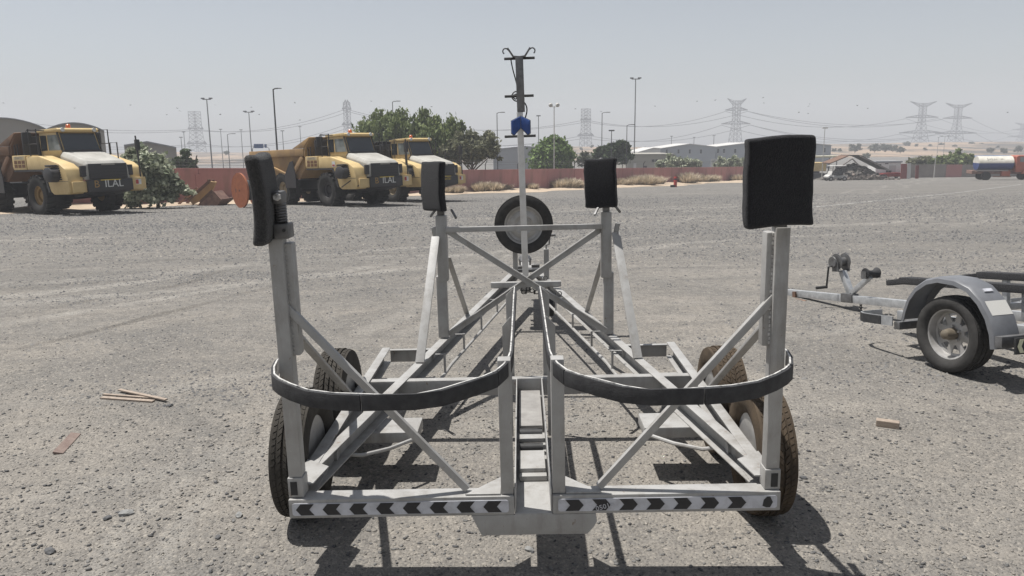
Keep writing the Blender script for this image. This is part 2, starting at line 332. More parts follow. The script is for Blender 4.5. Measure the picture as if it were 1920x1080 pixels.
# ------------------------------------------------------------------ loose stones (uncountable)
def stones(name, n, area, size, m, seed, clump=True):
    rs = np.random.RandomState(seed)
    t = (1 + 5 ** 0.5) / 2
    iv = np.array([(-1, t, 0), (1, t, 0), (-1, -t, 0), (1, -t, 0), (0, -1, t), (0, 1, t), (0, -1, -t), (0, 1, -t), (t, 0, -1), (t, 0, 1), (-t, 0, -1), (-t, 0, 1)]) / (1 + t * t) ** 0.5
    fi = np.array([(0, 11, 5), (0, 5, 1), (0, 1, 7), (0, 7, 10), (0, 10, 11), (1, 5, 9), (5, 11, 4), (11, 10, 2), (10, 7, 6), (7, 1, 8), (3, 9, 4), (3, 4, 2), (3, 2, 6), (3, 6, 8), (3, 8, 9), (4, 9, 5), (2, 4, 11), (6, 2, 10), (8, 6, 7), (9, 8, 1)])
    y0, y1, hw = area
    # density falls with distance, spread follows the view
    y = y0 * (y1 / y0) ** rs.rand(n); x = (rs.rand(n) * 2 - 1) * (y * hw + 0.6)
    if clump:
        k = max(6, n // 260); cy = y0 * (y1 / y0) ** rs.rand(k); cx = (rs.rand(k) * 2 - 1) * (cy * hw + 0.6)
        w = rs.rand(n) < 0.62; c = rs.randint(0, k, n)
        sp = 0.10 * cy[c] ** 0.9
        x = np.where(w, cx[c] + rs.randn(n) * sp * 1.8, x); y = np.where(w, np.maximum(y0 * 0.9, cy[c] + rs.randn(n) * sp), y)
    r = size[0] + (size[1] - size[0]) * rs.rand(n) ** 6.0
    r *= np.clip(4.5 / y, 0.62, 1.0)
    ang = rs.rand(n) * 6.283; ca, sa = np.cos(ang), np.sin(ang)
    jit = 0.45 + 0.85 * rs.rand(n, 12); sx = 0.8 + 0.7 * rs.rand(n); sz = 0.35 + 0.35 * rs.rand(n)
    P = iv[None] * jit[..., None] * r[:, None, None]; P[..., 0] *= sx[:, None]; P[..., 2] *= sz[:, None]
    X = P[..., 0] * ca[:, None] - P[..., 1] * sa[:, None] + x[:, None]; Yv = P[..., 0] * sa[:, None] + P[..., 1] * ca[:, None] + y[:, None]
    gzs = np.array([gz(q) for q in y]); Z = P[..., 2] + (gzs + r * sz * 0.35)[:, None]
    V = np.stack([X, Yv, Z], -1).reshape(-1, 3); F = (fi[None] + (np.arange(n) * 12)[:, None, None]).reshape(-1, 3)
    me = bpy.data.meshes.new(name); me.vertices.add(len(V)); me.vertices.foreach_set('co', V.ravel())
    me.loops.add(F.size); me.loops.foreach_set('vertex_index', F.ravel().astype(np.int32))
    me.polygons.add(len(F)); me.polygons.foreach_set('loop_start', np.arange(0, F.size, 3, dtype=np.int32)); me.update(calc_edges=True)
    me.materials.append(m); o = bpy.data.objects.new(name, me); COL.objects.link(o); tag(o, kind='stuff'); return o
def chips(name, n, y0, y1, hw, size, m, seed):
    rs = np.random.RandomState(seed)
    iv = np.array([(1, 0, 0), (-1, 0, 0), (0, 1, 0), (0, -1, 0), (0, 0, 1), (0, 0, -0.3)]); fi = np.array([(0, 2, 4), (2, 1, 4), (1, 3, 4), (3, 0, 4)])
    y = (y0 ** 1.35 + (y1 ** 1.35 - y0 ** 1.35) * rs.rand(n)) ** (1 / 1.35); x = (rs.rand(n) * 2 - 1) * y * hw
    k = n // 420; cy = y0 + (y1 - y0) * rs.rand(k); cx = (rs.rand(k) * 2 - 1) * cy * hw; w = rs.rand(n) < 0.78; c = rs.randint(0, k, n)
    x = np.where(w, cx[c] + rs.randn(n) * 0.10 * cy[c], x); y = np.where(w, np.clip(cy[c] + rs.randn(n) * 0.035 * cy[c], y0 * .9, y1 * 1.1), y)
    r = (size[0] + (size[1] - size[0]) * rs.rand(n) ** 3) * np.clip(y / 14, 0.55, 1.6); a = rs.rand(n) * 6.283; ca, sa = np.cos(a), np.sin(a)
    P = iv[None] * (0.5 + 0.8 * rs.rand(n, 6))[..., None] * r[:, None, None]; P[..., 2] *= 0.75
    X = P[..., 0] * ca[:, None] - P[..., 1] * sa[:, None] + x[:, None]; Yv = P[..., 0] * sa[:, None] + P[..., 1] * ca[:, None] + y[:, None]; Z = P[..., 2] + np.array([gz(q) for q in y])[:, None]
    V = np.stack([X, Yv, Z], -1).reshape(-1, 3); F = (fi[None] + (np.arange(n) * 6)[:, None, None]).reshape(-1, 3)
    me = bpy.data.meshes.new(name); me.vertices.add(len(V)); me.vertices.foreach_set('co', V.ravel()); me.loops.add(F.size); me.loops.foreach_set('vertex_index', F.ravel().astype(np.int32))
    me.polygons.add(len(F)); me.polygons.foreach_set('loop_start', np.arange(0, F.size, 3, dtype=np.int32)); me.update(calc_edges=True); me.materials.append(m)
    o = bpy.data.objects.new(name, me); COL.objects.link(o); tag(o, kind='stuff')
m_st1 = mat('dark_stone', (0.165, 0.16, 0.152), 0.9, 0, (0.055, 0.055, 0.058), island=True)
m_st2 = mat('pale_stone', (0.30, 0.275, 0.24), 0.9, 0, (0.17, 0.157, 0.14), island=True)
stones('gravel', 56000, (2.1, 20, 0.72), (0.0028, 0.0115), m_st1, 3)
chips('crushed_stone', 110000, 5.0, 50, 0.74, (0.010, 0.034), m_st1, 8)
chips('crushed_stone', 14000, 5.5, 34, 0.74, (0.008, 0.024), m_st2, 9)
stones('gravel', 38000, (2.1, 14, 0.72), (0.0025, 0.009), m_st2, 4)

# ------------------------------------------------------------------ wheels
def tyre_mesh(name, R, W, rimR, m, nblk=62, lug=0.009, ribs=5, heavy=False):
    mb = MB(); h = W / 2
    side = [(-0.34, rimR), (-0.42, rimR + 0.10 * (R - rimR)), (-0.5, rimR + 0.42 * (R - rimR)), (-0.49, rimR + 0.68 * (R - rimR)), (-0.44, R - 0.09 * (R - rimR)), (-0.385, R - lug)]
    prof = [(a * W, r) for a, r in side] + [(-a * W, r) for a, r in side[::-1]]
    n = 64; vs = []; k = len(prof)
    for a, r in prof:
        for j in range(n):
            t = 2 * math.pi * j / n; vs.append((a, r * math.cos(t), r * math.sin(t)))
    fs = [(i * n + j, i * n + (j + 1) % n, (i + 1) * n + (j + 1) % n, (i + 1) * n + j) for i in range(k - 1) for j in range(n)]
    mb.add(vs, fs)
    tw = 0.80 * W
    def block(xa, xb, ta, tb, r0, r1, skew):
        q = []
        for r in (r0, r1):
            for (x, t) in ((xa, ta), (xb, ta + skew), (xb, tb + skew), (xa, tb)): q.append((x, r * math.cos(t), r * math.sin(t)))
        mb.add(q, [(4, 5, 6, 7), (0, 1, 5, 4), (1, 2, 6, 5), (2, 3, 7, 6), (3, 0, 4, 7)])
    st = 2 * math.pi / nblk
    if heavy:
        for j in range(nblk):
            t = j * st
            block(-tw * 0.62, -0.02 * W, t, t + st * 0.52, R - lug - 0.02, R, st * 0.30)
            block(0.02 * W, tw * 0.62, t + st * 0.5, t + st * 1.02, R - lug - 0.02, R, -st * 0.30)
    else:
        rw = tw / ribs
        for i in range(ribs):
            xa = -tw / 2 + i * rw + 0.0050; xb = -tw / 2 + (i + 1) * rw - 0.0055
            edge = i in (0, ribs - 1); drop = 0.006 if edge else 0.0
            gap = 0.76 if edge else (0.82 if i % 2 else 0.86)
            sk = st * (0.55 if i < ribs / 2 else -0.55) * (0.5 if edge else 1.0)
            for j in range(nblk):
                t = j * st + (i * 0.37) * st
                block(xa, xb, t, t + st * gap, R - lug - 0.008 - drop, R - drop, sk)
    return mb.mesh(name, m, smooth=True)
def rim_mesh(name, rimR, W, m, style='steel'):
    mb = MB(); h = W * 0.36; r = rimR
    if style == 'steel':
        prof = [(-h, r * 0.98), (-h, r * 1.04), (h, r * 1.04), (h * 1.02, r * 0.985), (h * 0.93, r * 0.95), (h * 0.75, r * 0.90), (h * 0.30, r * 0.86), (h * 0.18, r * 0.74), (h * 0.36, r * 0.62), (h * 0.40, r * 0.48), (h * 0.22, r * 0.40), (h * 0.20, r * 0.30), (h * 0.26, r * 0.26), (h * 0.26, r * 0.02)]
        mb.lathe(prof, 40)
        for k in range(5):
            t = k * 2 * math.pi / 5 + 0.3; mb.lathe([(h * 0.2, 0.011), (h * 0.2 + 0.02, 0.009)], 6, 'x', (0, r * 0.35 * math.cos(t), r * 0.35 * math.sin(t)))
    elif style == 'spoke':
        prof = [(-h, r * 1.0), (-h, r * 1.04), (h, r * 1.04), (h * 1.03, r * 0.99), (h * 0.95, r * 0.94), (h * 0.5, r * 0.90), (h * 0.1, r * 0.885), (h * 0.02, r * 0.80), (-h * 0.1, r * 0.80), (-h * 0.5, r * 0.88), (-h, r * 0.98)]
        n = 48; vs = []; k = len(prof)
        for a, rr in prof:
            for j in range(n):
                t = 2 * math.pi * j / n; vs.append((a, rr * math.cos(t), rr * math.sin(t)))
        mb.add(vs, [(i * n + j, i * n + (j + 1) % n, (i + 1) * n + (j + 1) % n, (i + 1) * n + j) for i in range(k - 1) for j in range(n)])
        mb.lathe([(-h * 0.1, r * 0.47), (h * 0.06, r * 0.47), (h * 0.10, r * 0.40), (h * 0.10, 0.02)], 24)
        for k in range(8):                                   # spokes that widen outward, leaving triangular holes
            t = (k + 0.5) * math.pi / 4; w0, w1 = 0.33, 0.13
            q = []
            for a in (h * 0.05, -h * 0.08):
                for rr, w in ((r * 0.42, w0), (r * 0.84, w1)):
                    for s_ in (-1, 1): q.append((a, rr * math.cos(t + s_ * w), rr * math.sin(t + s_ * w)))
            mb.add(q, [(0, 1, 3, 2), (4, 6, 7, 5), (0, 2, 6, 4), (1, 5, 7, 3)])
            for rr_ in (0.6,):
                pass
        for k in range(5):
            t = k * 2 * math.pi / 5 + 0.3; mb.lathe([(h * 0.08, 0.012), (h * 0.08 + 0.02, 0.010)], 6, 'x', (0, r * 0.3 * math.cos(t), r * 0.3 * math.sin(t)))
    else:                                                    # heavy dumper rim
        prof = [(-h, r * 1.0), (-h, r * 1.05), (h, r * 1.05), (h * 1.03, r * 0.96), (h * 0.72, r * 0.90), (h * 0.62, r * 0.72), (h * 0.2, r * 0.68), (h * 0.15, r * 0.45), (h * 0.55, r * 0.40), (h * 0.6, r * 0.02)]
        mb.lathe(prof, 28)
    return mb.mesh(name, m, smooth=True)
def wheel(parent, loc, tyre, rim, rot=(0, 0, 0), spin=0.0, name='wheel'):
    w = node(name, parent, loc, rot)
    inst('tyre', tyre, w, rot=(spin, 0, 0)); inst('rim', rim, w, rot=(spin, 0, 0)); return w

# ------------------------------------------------------------------ the large boat trailer
BT = thing('boat_trailer', 'large grey V-framed boat trailer with four padded posts and a spare wheel', 'boat trailer', (0.082, 3.0, 0.0))
BT.matrix_world = Matrix.Translation((0.082, 3.0, 0.0)) @ (Matrix.Rotation(-0.0132, 4, 'Z') @ Matrix.Rotation(-0.0134, 4, 'Y') @ Matrix.Rotation(0.008, 4, 'X'))
OFF = (0, -3, 0)
def tp(name, mb, m=M_PAINT, bevel=0.003, smooth=True, label=None, parent=None):
    return mb.build(name, m, parent or BT, (0, 0, 0) if parent else OFF, smooth=smooth, bevel=bevel, label=label)
def channel(p0, p1, side, w=0.052, h=0.10, t=0.007, top=0.0):
    """C channel along p0-p1 (points on the outer top edge), open towards side (+1: +x, -1: -x)"""
    p0, p1 = Vector(p0), Vector(p1); d = (p1 - p0).normalized(); n = Vector((d.y, -d.x, 0)) * 1.0
    if n.x * side < 0: n = -n
    mb = MB(); Zu = Vector((0, 0, 1))
    mb.bar(p0 + n * w / 2 - Zu * t / 2, p1 + n * w / 2 - Zu * t / 2, w, t)
    mb.bar(p0 + n * w / 2 - Zu * (h - t / 2), p1 + n * w / 2 - Zu * (h - t / 2), w, t)
    mb.bar(p0 + n * t / 2 - Zu * h / 2, p1 + n * t / 2 - Zu * h / 2, t, h - 2 * t)
    return mb
for s in (-1, 1): tp('rear_beam', MB().span(*sorted((s * 0.0755, s * 0.968)), 2.79, 2.872, 0.2585, 0.3385), bevel=0.006)
TXT = []
for s in (-1, 1):
    st = MB()
    xa, xb = sorted((s * 0.097, s * 0.953))
    r = 0.010; pts = []
    for cx, cz, a0 in ((xb - r, 0.324 - r, 0), (xa + r, 0.324 - r, 90), (xa + r, 0.272 + r, 180), (xb - r, 0.272 + r, 270)):
        for k in range(4): a = R_(a0 + 30 * k); pts.append((cx + r * math.cos(a), cz + r * math.sin(a)))
    st.prism(pts, 2.7862, 2.7895, 'xz')
    mk = tp('marker_strip', st, M_MARK, 0, False)
    ch = MB()
    hw, hh, pk = 0.036, 0.0235, 0.019
    poly = [(-hw, -hh), (hw - pk, -hh), (hw, 0), (hw - pk, hh), (-hw, hh), (-hw + pk, 0)]
    n = 8
    cm = MB().prism([(p * s, q) for p, q in poly], 2.7842, 2.7858, 'xz').mesh('chevron', M_BLACK)
    cm2 = MB().prism([(p * s * 0.55 + 0.014 * s, q * 0.95) for p, q in [(-hw, -hh * .7), (-.01, -hh), (hw - pk, -hh), (hw, 0), (hw - pk, hh), (-.005, hh), (-hw * .8, hh * .4)]], 2.7842, 2.7858, 'xz').mesh('chevron', M_BLACK)
    for k in range(n):
        x = s * (0.097 + 0.064 + k * (0.856 - 0.115) / (n - 1))
        torn = (s > 0 and k == n - 1)
        o = inst('chevron', cm2 if torn else cm, mk, (x, 0, 0.298))
        if torn: o['label'] = 'torn chevron at the outer end of the strip'
    if s > 0:
        o = inst('handwriting', text_mesh('05016', 0.029, M_MARK, 0.0003), mk, (0.097 + 0.064 + 0.741 / 7 + 0.012, 2.7835, 0.291), (math.pi / 2, R_(-16), 0))
tp('lower_plate', MB().prism([(-0.246, 0.258), (0.246, 0.258), (0.250, 0.225), (0.236, 0.200), (0.212, 0.172), (-0.186, 0.172), (-0.200, 0.168), (-0.210, 0.176)], 2.791, 2.801, 'xz'), bevel=0.001)
for s in (-1, 1):
    # C channels opening inward
    tp('side_rail', channel((s * 0.971, 2.874, 0.366), (s * 0.968, 4.905, 0.366), -s))
    tp('v_beam', channel((s * 0.992, 2.90, 0.3625), (s * 0.088, 8.10, 0.3625), -s, w=0.056))
    e = MB(); e.span(s * 0.624 if s > 0 else -0.914, s * 0.624 if s < 0 else 0.914, 4.880, 4.887, 0.272, 0.357).span(*sorted((s * 0.624, s * 0.914)), 4.845, 4.8795, 0.357, 0.3632)
    tp('end_cross', e)
    # corner: square stub of tube with an open end, plate on top
    tp('corner_stub', MB().span(*sorted((s * 0.969, s * 0.908)), 2.806, 2.874, 0.341, 0.4225), bevel=0.003)
    tp('tube_opening', MB().span(*sorted((s * 0.958, s * 0.932)), 2.8035, 2.8065, 0.352, 0.408), M_DARK, 0)
    tp('corner_plate', MB().prism([(s * 0.972, 2.862), (s * 0.885, 2.862), (s * 0.86, 3.02), (s * 0.972, 3.10)], 0.3695, 0.3755, 'xy'), bevel=0.001)
    # tall rear post and welded inner sleeve
    pt = tp('corner_post', MB().span(*sorted((s * 0.966, s * 0.912)), 2.812, 2.872, 0.423, 1.372), bevel=0.006)
    tp('post_sleeve', MB().span(*sorted((s * 0.922, s * 0.886)), 2.835, 2.893, 0.915, 1.352), bevel=0.006)
    wb = MB()
    for k in range(26):
        z = 0.93 + k * 0.0166; wb.box((s * 0.9105 + 0.002 * math.sin(k * 2.1), 2.834, z), (0.009 + 0.004 * math.sin(k * 3.3), 0.005, 0.012))
    tp('weld_bead', wb, M_WORN if s > 0 else M_PAINT, 0.002, True)
    # braces
    db = MB().bar((s * 0.950, 2.838, 1.140), (s * 0.262, 2.838, 0.350), 0.026, 0.029, (0, 0, 1)); tp('diagonal_brace', db, bevel=0.004)
    tp('post_brace', MB().bar((s * 0.912, 2.885, 0.99), (s * 0.962, 3.93, 0.37), 0.036, 0.014, (0, 0, 1)), bevel=0.002)
    tp('gusset', MB().prism([(s * 0.128, 2.874), (s * 0.262, 2.85), (s * 0.262, 2.83), (s * 0.128, 2.83)] if False else [(s * 0.129, 2.800), (s * 0.268, 2.800), (s * 0.129, 2.955)], 0.3405, 0.3455, 'xy'), bevel=0.0005)
    # wheel axles with stub boxes
    tp('axle_box', MB().span(*sorted((s * 0.575, s * 0.925)), 3.665, 3.875, 0.205, 0.262), bevel=0.006)
    tp('axle_box', MB().span(*sorted((s * 0.575, s * 0.925)), 4.385, 4.575, 0.205, 0.262), bevel=0.006)
    # centre guide posts, three pairs
    tp('centre_post', MB().span(*sorted((s * 0.127, s * 0.0765)), 2.803, 2.862, 0.341, 0.889), bevel=0.004)
    p = MB().prism([(s * 0.128, 0.262), (s * 0.086, 0.262), (s * 0.086, 0.872), (s * 0.092, 0.868), (s * 0.128, 0.826)], 3.585, 3.593, 'xz'); tp('centre_post', p, bevel=0.001)
    p = MB().prism([(s * 0.124, 0.262), (s * 0.084, 0.262), (s * 0.084, 0.868), (s * 0.09, 0.864), (s * 0.124, 0.832)], 4.285, 4.293, 'xz'); tp('centre_post', p, bevel=0.001)
    # guide loops: steel strip with rubber facing
    path = [(0.998, 2.955), (0.995, 2.88), (0.983, 2.80), (0.955, 2.715), (0.912, 2.645), (0.855, 2.585), (0.78, 2.535), (0.68, 2.497), (0.58, 2.468), (0.49, 2.455), (0.40, 2.462), (0.31, 2.50), (0.235, 2.556), (0.172, 2.625), (0.128, 2.70), (0.098, 2.775), (0.083, 2.86), (0.076, 2.97), (0.074, 3.2), (0.073, 3.6), (0.072, 4.0), (0.070, 4.30)]
    def strip(path, o0, o1, z0, z1):
        mb = MB(); k = len(path); vs = []
        for i in range(k):
            a = Vector((*path[max(i - 1, 0)], 0)); b = Vector((*path[min(i + 1, k - 1)], 0)); d = (b - a).normalized(); nrm = Vector((-d.y, d.x, 0))   # outward (to the rear, then to the channel centre)
            c = Vector((*path[i], 0)); wob = 0.0035 * math.sin(i * 1.7) + 0.003 * math.sin(i * 0.6)
            for o_, z in ((o0, z0), (o1, z0), (o1, z1), (o0, z1)):
                q = c + nrm * o_; vs.append((s * q.x, q.y, z + wob))
        fs = []
        for i in range(k - 1):
            for j in range(4): fs.append((i * 4 + j, i * 4 + (j + 1) % 4, (i + 1) * 4 + (j + 1) % 4, (i + 1) * 4 + j))
        fs += [(3, 2, 1, 0), ((k - 1) * 4, (k - 1) * 4 + 1, (k - 1) * 4 + 2, (k - 1) * 4 + 3)]
        return mb.add(vs, fs)
    gr = tp('guide_rail', strip(path, -0.006, 0.000, 0.826, 0.883), M_WORN, 0, True)
    for ia, ib, dz in ((0, 8, 0.0), (8, 14, 0.001), (14, 22, -0.0005)):
        seg = path[ia:ib + 1]
        if ia: a_, b_ = Vector(seg[0]), Vector(seg[1]); seg = [tuple(a_ + (b_ - a_).normalized() * 0.004)] + seg[1:]
        tp('rubber_facing', strip(seg, 0.0006, 0.0085, 0.822 + dz, 0.8795 + dz), M_RUBBER, 0.0015, True, parent=gr)
    # middle posts: lower tube, upper sleeve, threaded stem, bracing
    cx0, cx1 = (0.547, 0.616) if s < 0 else (0.526, 0.593)
    tp('middle_post', MB().span(*sorted((s * cx0, s * cx1)), 5.115, 5.175, 0.368, 0.80), bevel=0.005)
    lx0, lx1 = (0.531, 0.602) if s < 0 else (0.508, 0.577)
    tp('post_sleeve', MB().span(*sorted((s * lx0, s * lx1)), 5.10, 5.18, 0.768, 1.215), bevel=0.006)
    tp('post_stem', MB().span(*sorted((s * (lx0 + .012), s * (lx1 - .012))), 5.115, 5.165, 1.2155, 1.262), M_GALV, 0.004)
    tp('side_brace', MB().bar((s * 0.672, 4.535, 0.368), (s * 0.604, 5.10, 1.075), 0.056, 0.012, (0, 0, 1)), M_PAINT, 0.002)
    tp('side_brace', MB().bar((s * 0.470, 5.84, 0.368), (s * 0.535, 5.19, 0.92), 0.036, 0.012, (0, 0, 1)), bevel=0.002)
    tp('brace_lug', MB().bar((s * 0.606, 5.14, 1.05), (s * 0.622, 5.14, 1.135), 0.03, 0.03, (0, 1, 0)), bevel=0.003)
    tp('pad_bracket', MB().bar((s * 0.49, 5.09, 1.255), (s * 0.455, 5.02, 1.205), 0.012, 0.012), M_GALV, 0)
    tp('pad_bracket', MB().bar((s * 0.60, 5.12, 1.255), (s * 0.64, 5.16, 1.205), 0.012, 0.012), M_GALV, 0)
    # hydraulic line on small hangers along the inside of each V beam
    bl = MB(); pts = []
    for y in (4.30, 4.42, 4.9, 5.6, 6.3, 7.0):
        x = 1.0 - (y - 2.9) * 0.1754 - 0.135 - (0.10 if y < 4.4 else 0); pts.append((s * x, y, 0.205 + (0.035 if y > 4.5 else 0)))
    bl.tube(pts, 0.011, 8); ln = tp('brake_line', bl, M_PAINT, 0)
    for y in (4.75, 5.25, 5.8, 6.4):
        hb = MB()
        x = 1.0 - (y - 2.9) * 0.1754 - 0.135; hb.bar((s * x, y, 0.235), (s * x, y, 0.36), 0.014, 0.014, (0, 1, 0)); hb.bar((s * x, y, 0.356), (s * (x + 0.06), y, 0.356), 0.014, 0.006)
        tp('line_hanger', hb, bevel=0, parent=ln)
tp('cross_beam', MB().span(-0.93, 0.93, 4.208, 4.215, 0.262, 0.3555).span(-0.93, 0.93, 4.2155, 4.262, 0.350, 0.3558), bevel=0.002)
M_KEEL = mat('shaded_keel_plate', (0.30, 0.29, 0.275), 0.6, 0, (0.22, 0.21, 0.20), 14)  # darker grey puts the shade on the far keel plate into its colour
# trough with stepped keel plates
tr = MB().span(-0.074, 0.074, 2.792, 4.206, 0.256, 0.263)
tr.span(-0.0745, -0.0685, 2.80, 4.206, 0.2635, 0.362).span(0.0685, 0.0745, 2.80, 4.206, 0.2635, 0.362)
tr.span(-0.068, 0.068, 4.1995, 4.2065, 0.2635, 0.362)
tp('keel_trough', tr, M_PAINT, 0.0015)
for (y0, y1, z0, z1, w0, w1) in ((3.63, 4.17, 0.27, 0.300, -0.058, 0.060), (3.42, 3.475, 0.30, 0.318, -0.058, 0.057), (3.115, 3.31, 0.272, 0.306, -0.056, 0.058), (3.075, 3.112, 0.265, 0.288, -0.056, 0.062)):
    tp('keel_plate', MB().span(w0, w1, y0, y1, z0, z1), M_KEEL if y0 > 3.6 else M_PAINT, 0.003)
tp('keel_roller', MB().lathe([(-0.055, 0.028), (0.055, 0.028)], 16, 'x', (0, 3.53, 0.295)), M_DARK, 0)
tp('keel_roller', MB().lathe([(-0.055, 0.022), (0.055, 0.022)], 16, 'x', (0, 3.375, 0.290)), M_DARK, 0)
# frame of the middle posts
tp('cross_bar', MB().span(-0.531, 0.508, 5.062, 5.092, 1.106, 1.140), bevel=0.004)
tp('x_brace', MB().bar((-0.528, 5.112, 1.115), (0.545, 5.112, 0.395), 0.010, 0.042, (0, 0, 1)).bar((-0.528, 5.105, 1.134), (0.545, 5.105, 0.414), 0.020, 0.006, (0, 0, 1)), bevel=0.0015)
tp('x_brace', MB().bar((0.508, 5.136, 1.098), (-0.548, 5.136, 0.385), 0.010, 0.042, (0, 0, 1)).bar((0.508, 5.129, 1.117), (-0.548, 5.129, 0.404), 0.020, 0.006, (0, 0, 1)), bevel=0.0015)
# tongue
tp('tongue_cross', MB().span(-0.322, 0.322, 6.86, 6.915, 0.366, 0.414), bevel=0.004)
tp('tongue_cross', MB().span(-0.180, 0.180, 7.66, 7.70, 0.366, 0.412), bevel=0.004)
tp('tongue', MB().span(-0.045, 0.045, 7.05, 8.35, 0.275, 0.36), bevel=0.004)
tp('coupling', MB().span(-0.05, 0.05, 8.352, 8.55, 0.30, 0.37).lathe([(0.25, 0.06), (0.36, 0.075), (0.40, 0.05)], 14, 'z', (0, 8.56, 0)), M_GALV, 0.004)
cl = MB()
for x0, n_ in ((-0.045, 4), (0.035, 6)):
    for k in range(n_):
        a = k / (n_ - 1) * math.pi
        cl.tube([(x0 + 0.02 * math.cos(t) * (1 if k % 2 else 0.3), 6.95 + 0.02 * math.cos(t) * (0.3 if k % 2 else 1), 0.335 - 0.035 * math.sin(a) + 0.018 * math.sin(t)) for t in [i * math.pi / 4 for i in range(9)]], 0.005, 5, cap=False)
        x0 += 0.022
tp('safety_chain', cl, M_DARK, 0)
tp('shackle', MB().tube([(0.19 + 0.02 * math.cos(t), 7.2, 0.385 + 0.02 * math.sin(t)) for t in [i * math.pi / 5 for i in range(11)]], 0.005, 5, cap=False).tube([(0.285 + 0.02 * math.cos(t), 6.45, 0.385 + 0.02 * math.sin(t)) for t in [i * math.pi / 5 for i in range(11)]], 0.005, 5, cap=False), M_GALV, 0)
tb = MB().lathe([(-0.04, 0.018), (0.04, 0.018)], 10, 'x', (-0.07, 7.35, 0.47)).lathe([(-0.04, 0.02), (0.04, 0.02)], 10, 'x', (0.10, 7.40, 0.475)).span(-0.12, 0.15, 7.36, 7.44, 0.416, 0.444)
tp('winch_base', tb, M_GALV, 0.002)
# jockey leg with crank
jk = tp('jockey_leg', MB().span(0.178, 0.228, 7.26, 7.31, 0.20, 0.655), M_PAINT, 0.004)
tp('crank_handle', MB().tube([(0.203, 7.28, 0.656), (0.203, 7.28, 0.69), (0.232, 7.27, 0.70), (0.240, 7.27, 0.78)], 0.008, 6).tube([(0.235, 7.27, 0.785), (0.295, 7.27, 0.79)], 0.013, 8), M_GALV, 0)
tp('caster_wheel', MB().lathe([(-0.028, 0.075), (-0.02, 0.092), (0.02, 0.092), (0.028, 0.075)], 20, 'x', (0.245, 7.34, 0.069)).span(0.205, 0.285, 7.32, 7.36, 0.065, 0.09).span(0.205, 0.213, 7.31, 7.37, 0.065, 0.215).span(0.277, 0.285, 7.31, 7.37, 0.065, 0.215), M_DARK, 0.002)
# mast with rungs, bow stop, cradle and cable
def lean(z): return -0.0147 * (z - 0.56) - 0.002
tp('mast', MB().bar((lean(0.415), 6.885, 0.415), (lean(1.93), 6.885, 1.93), 0.056, 0.056, (0, 1, 0)), M_WHITE, 0.004)
tp('mast_top', MB().bar((lean(1.931) + 0.012, 6.885, 1.931), (lean(2.392) + 0.012, 6.885, 2.392), 0.068, 0.062, (0, 1, 0)), M_GALV, 0.004)
for z, xa, xb in ((2.388, -0.148, 0.119), (2.069, -0.152, 0.104), (1.722, -0.161, 0.116)):
    tp('rung', MB().tube([(xa, 6.93, z), (xb, 6.93, z + 0.003)], 0.0115, 8), M_DARK, 0)
bs = tp('bow_stop', MB().add([], []).prism([(0, 1.795), (-0.062, 1.735), (-0.083, 1.752), (-0.083, 1.852), (0, 1.893), (0.0, 1.85)], -0.0, 0.016, 'xz').xf(Matrix.Rotation(R_(24), 4, 'Z')).shift((-0.016, 6.80, 0)), M_BLUE, 0.003)
b2 = MB().prism([(0, 1.795), (0.062, 1.735), (0.083, 1.752), (0.083, 1.852), (0, 1.893), (0.0, 1.85)], 0.0, 0.016, 'xz').xf(Matrix.Rotation(R_(-24), 4, 'Z')).shift((-0.014, 6.80, 0)); tp('bow_stop', b2, M_BLUE, 0.003)
for sg in (-1, 1):
    q = MB().prism([(0, 1.79), (sg * 0.064, 1.726), (sg * 0.091, 1.746), (sg * 0.091, 1.858), (0, 1.90)], 0.0, 0.010, 'xz').xf(Matrix.Rotation(R_(-24 * sg), 4, 'Z')).shift((-0.015, 6.819, 0)); tp('bow_stop_backing', q, M_GALV, 0.002)
for sg in (-1, 1):
    bx = -0.018
    arm = MB().bar((bx, 6.90, 2.398), (bx + sg * 0.055, 6.90, 2.404), 0.05, 0.012).bar((bx + sg * 0.050, 6.90, 2.402), (bx + sg * 0.098, 6.90, 2.474), 0.014, 0.05, (0, 1, 0))
    ca = tp('cradle_arm', arm, M_GALV, 0.002)
    hk = [(bx + sg * 0.092, 6.90, 2.458)] + [(bx + sg * (0.116 + 0.024 * math.cos(R_(a))), 6.90, 2.448 + 0.024 * math.sin(R_(a))) for a in (120, 90, 60, 30, 0, -30, -60)]
    tp('cradle_hook', MB().tube(hk, 0.006, 6), M_DARK, 0)
cb = [(-0.09, 6.92, 2.385), (-0.075, 6.92, 2.30), (-0.045, 6.93, 2.18), (-0.035, 6.935, 2.10), (-0.08, 6.94, 2.075), (-0.055, 6.94, 2.045), (-0.03, 6.945, 2.09), (-0.06, 6.945, 2.11), (-0.09, 6.94, 2.07), (-0.06, 6.94, 2.03), (0.01, 6.925, 2.02), (0.038, 6.91, 1.98), (0.04, 6.91, 1.93), (0.022, 6.915, 1.87)]
sm = []
for i in range(len(cb) - 1):
    p0, p1, p2, p3 = [Vector(cb[max(0, min(len(cb) - 1, i + j))]) for j in (-1, 0, 1, 2)]
    for t in (0, 0.25, 0.5, 0.75): sm.append(0.5 * ((2 * p1) + (p2 - p0) * t + (2 * p0 - 5 * p1 + 4 * p2 - p3) * t * t + (3 * p1 - p0 - 3 * p2 + p3) * t ** 3))
tp('cable', MB().tube(sm + [Vector(cb[-1])], 0.006, 6), M_DARK, 0)
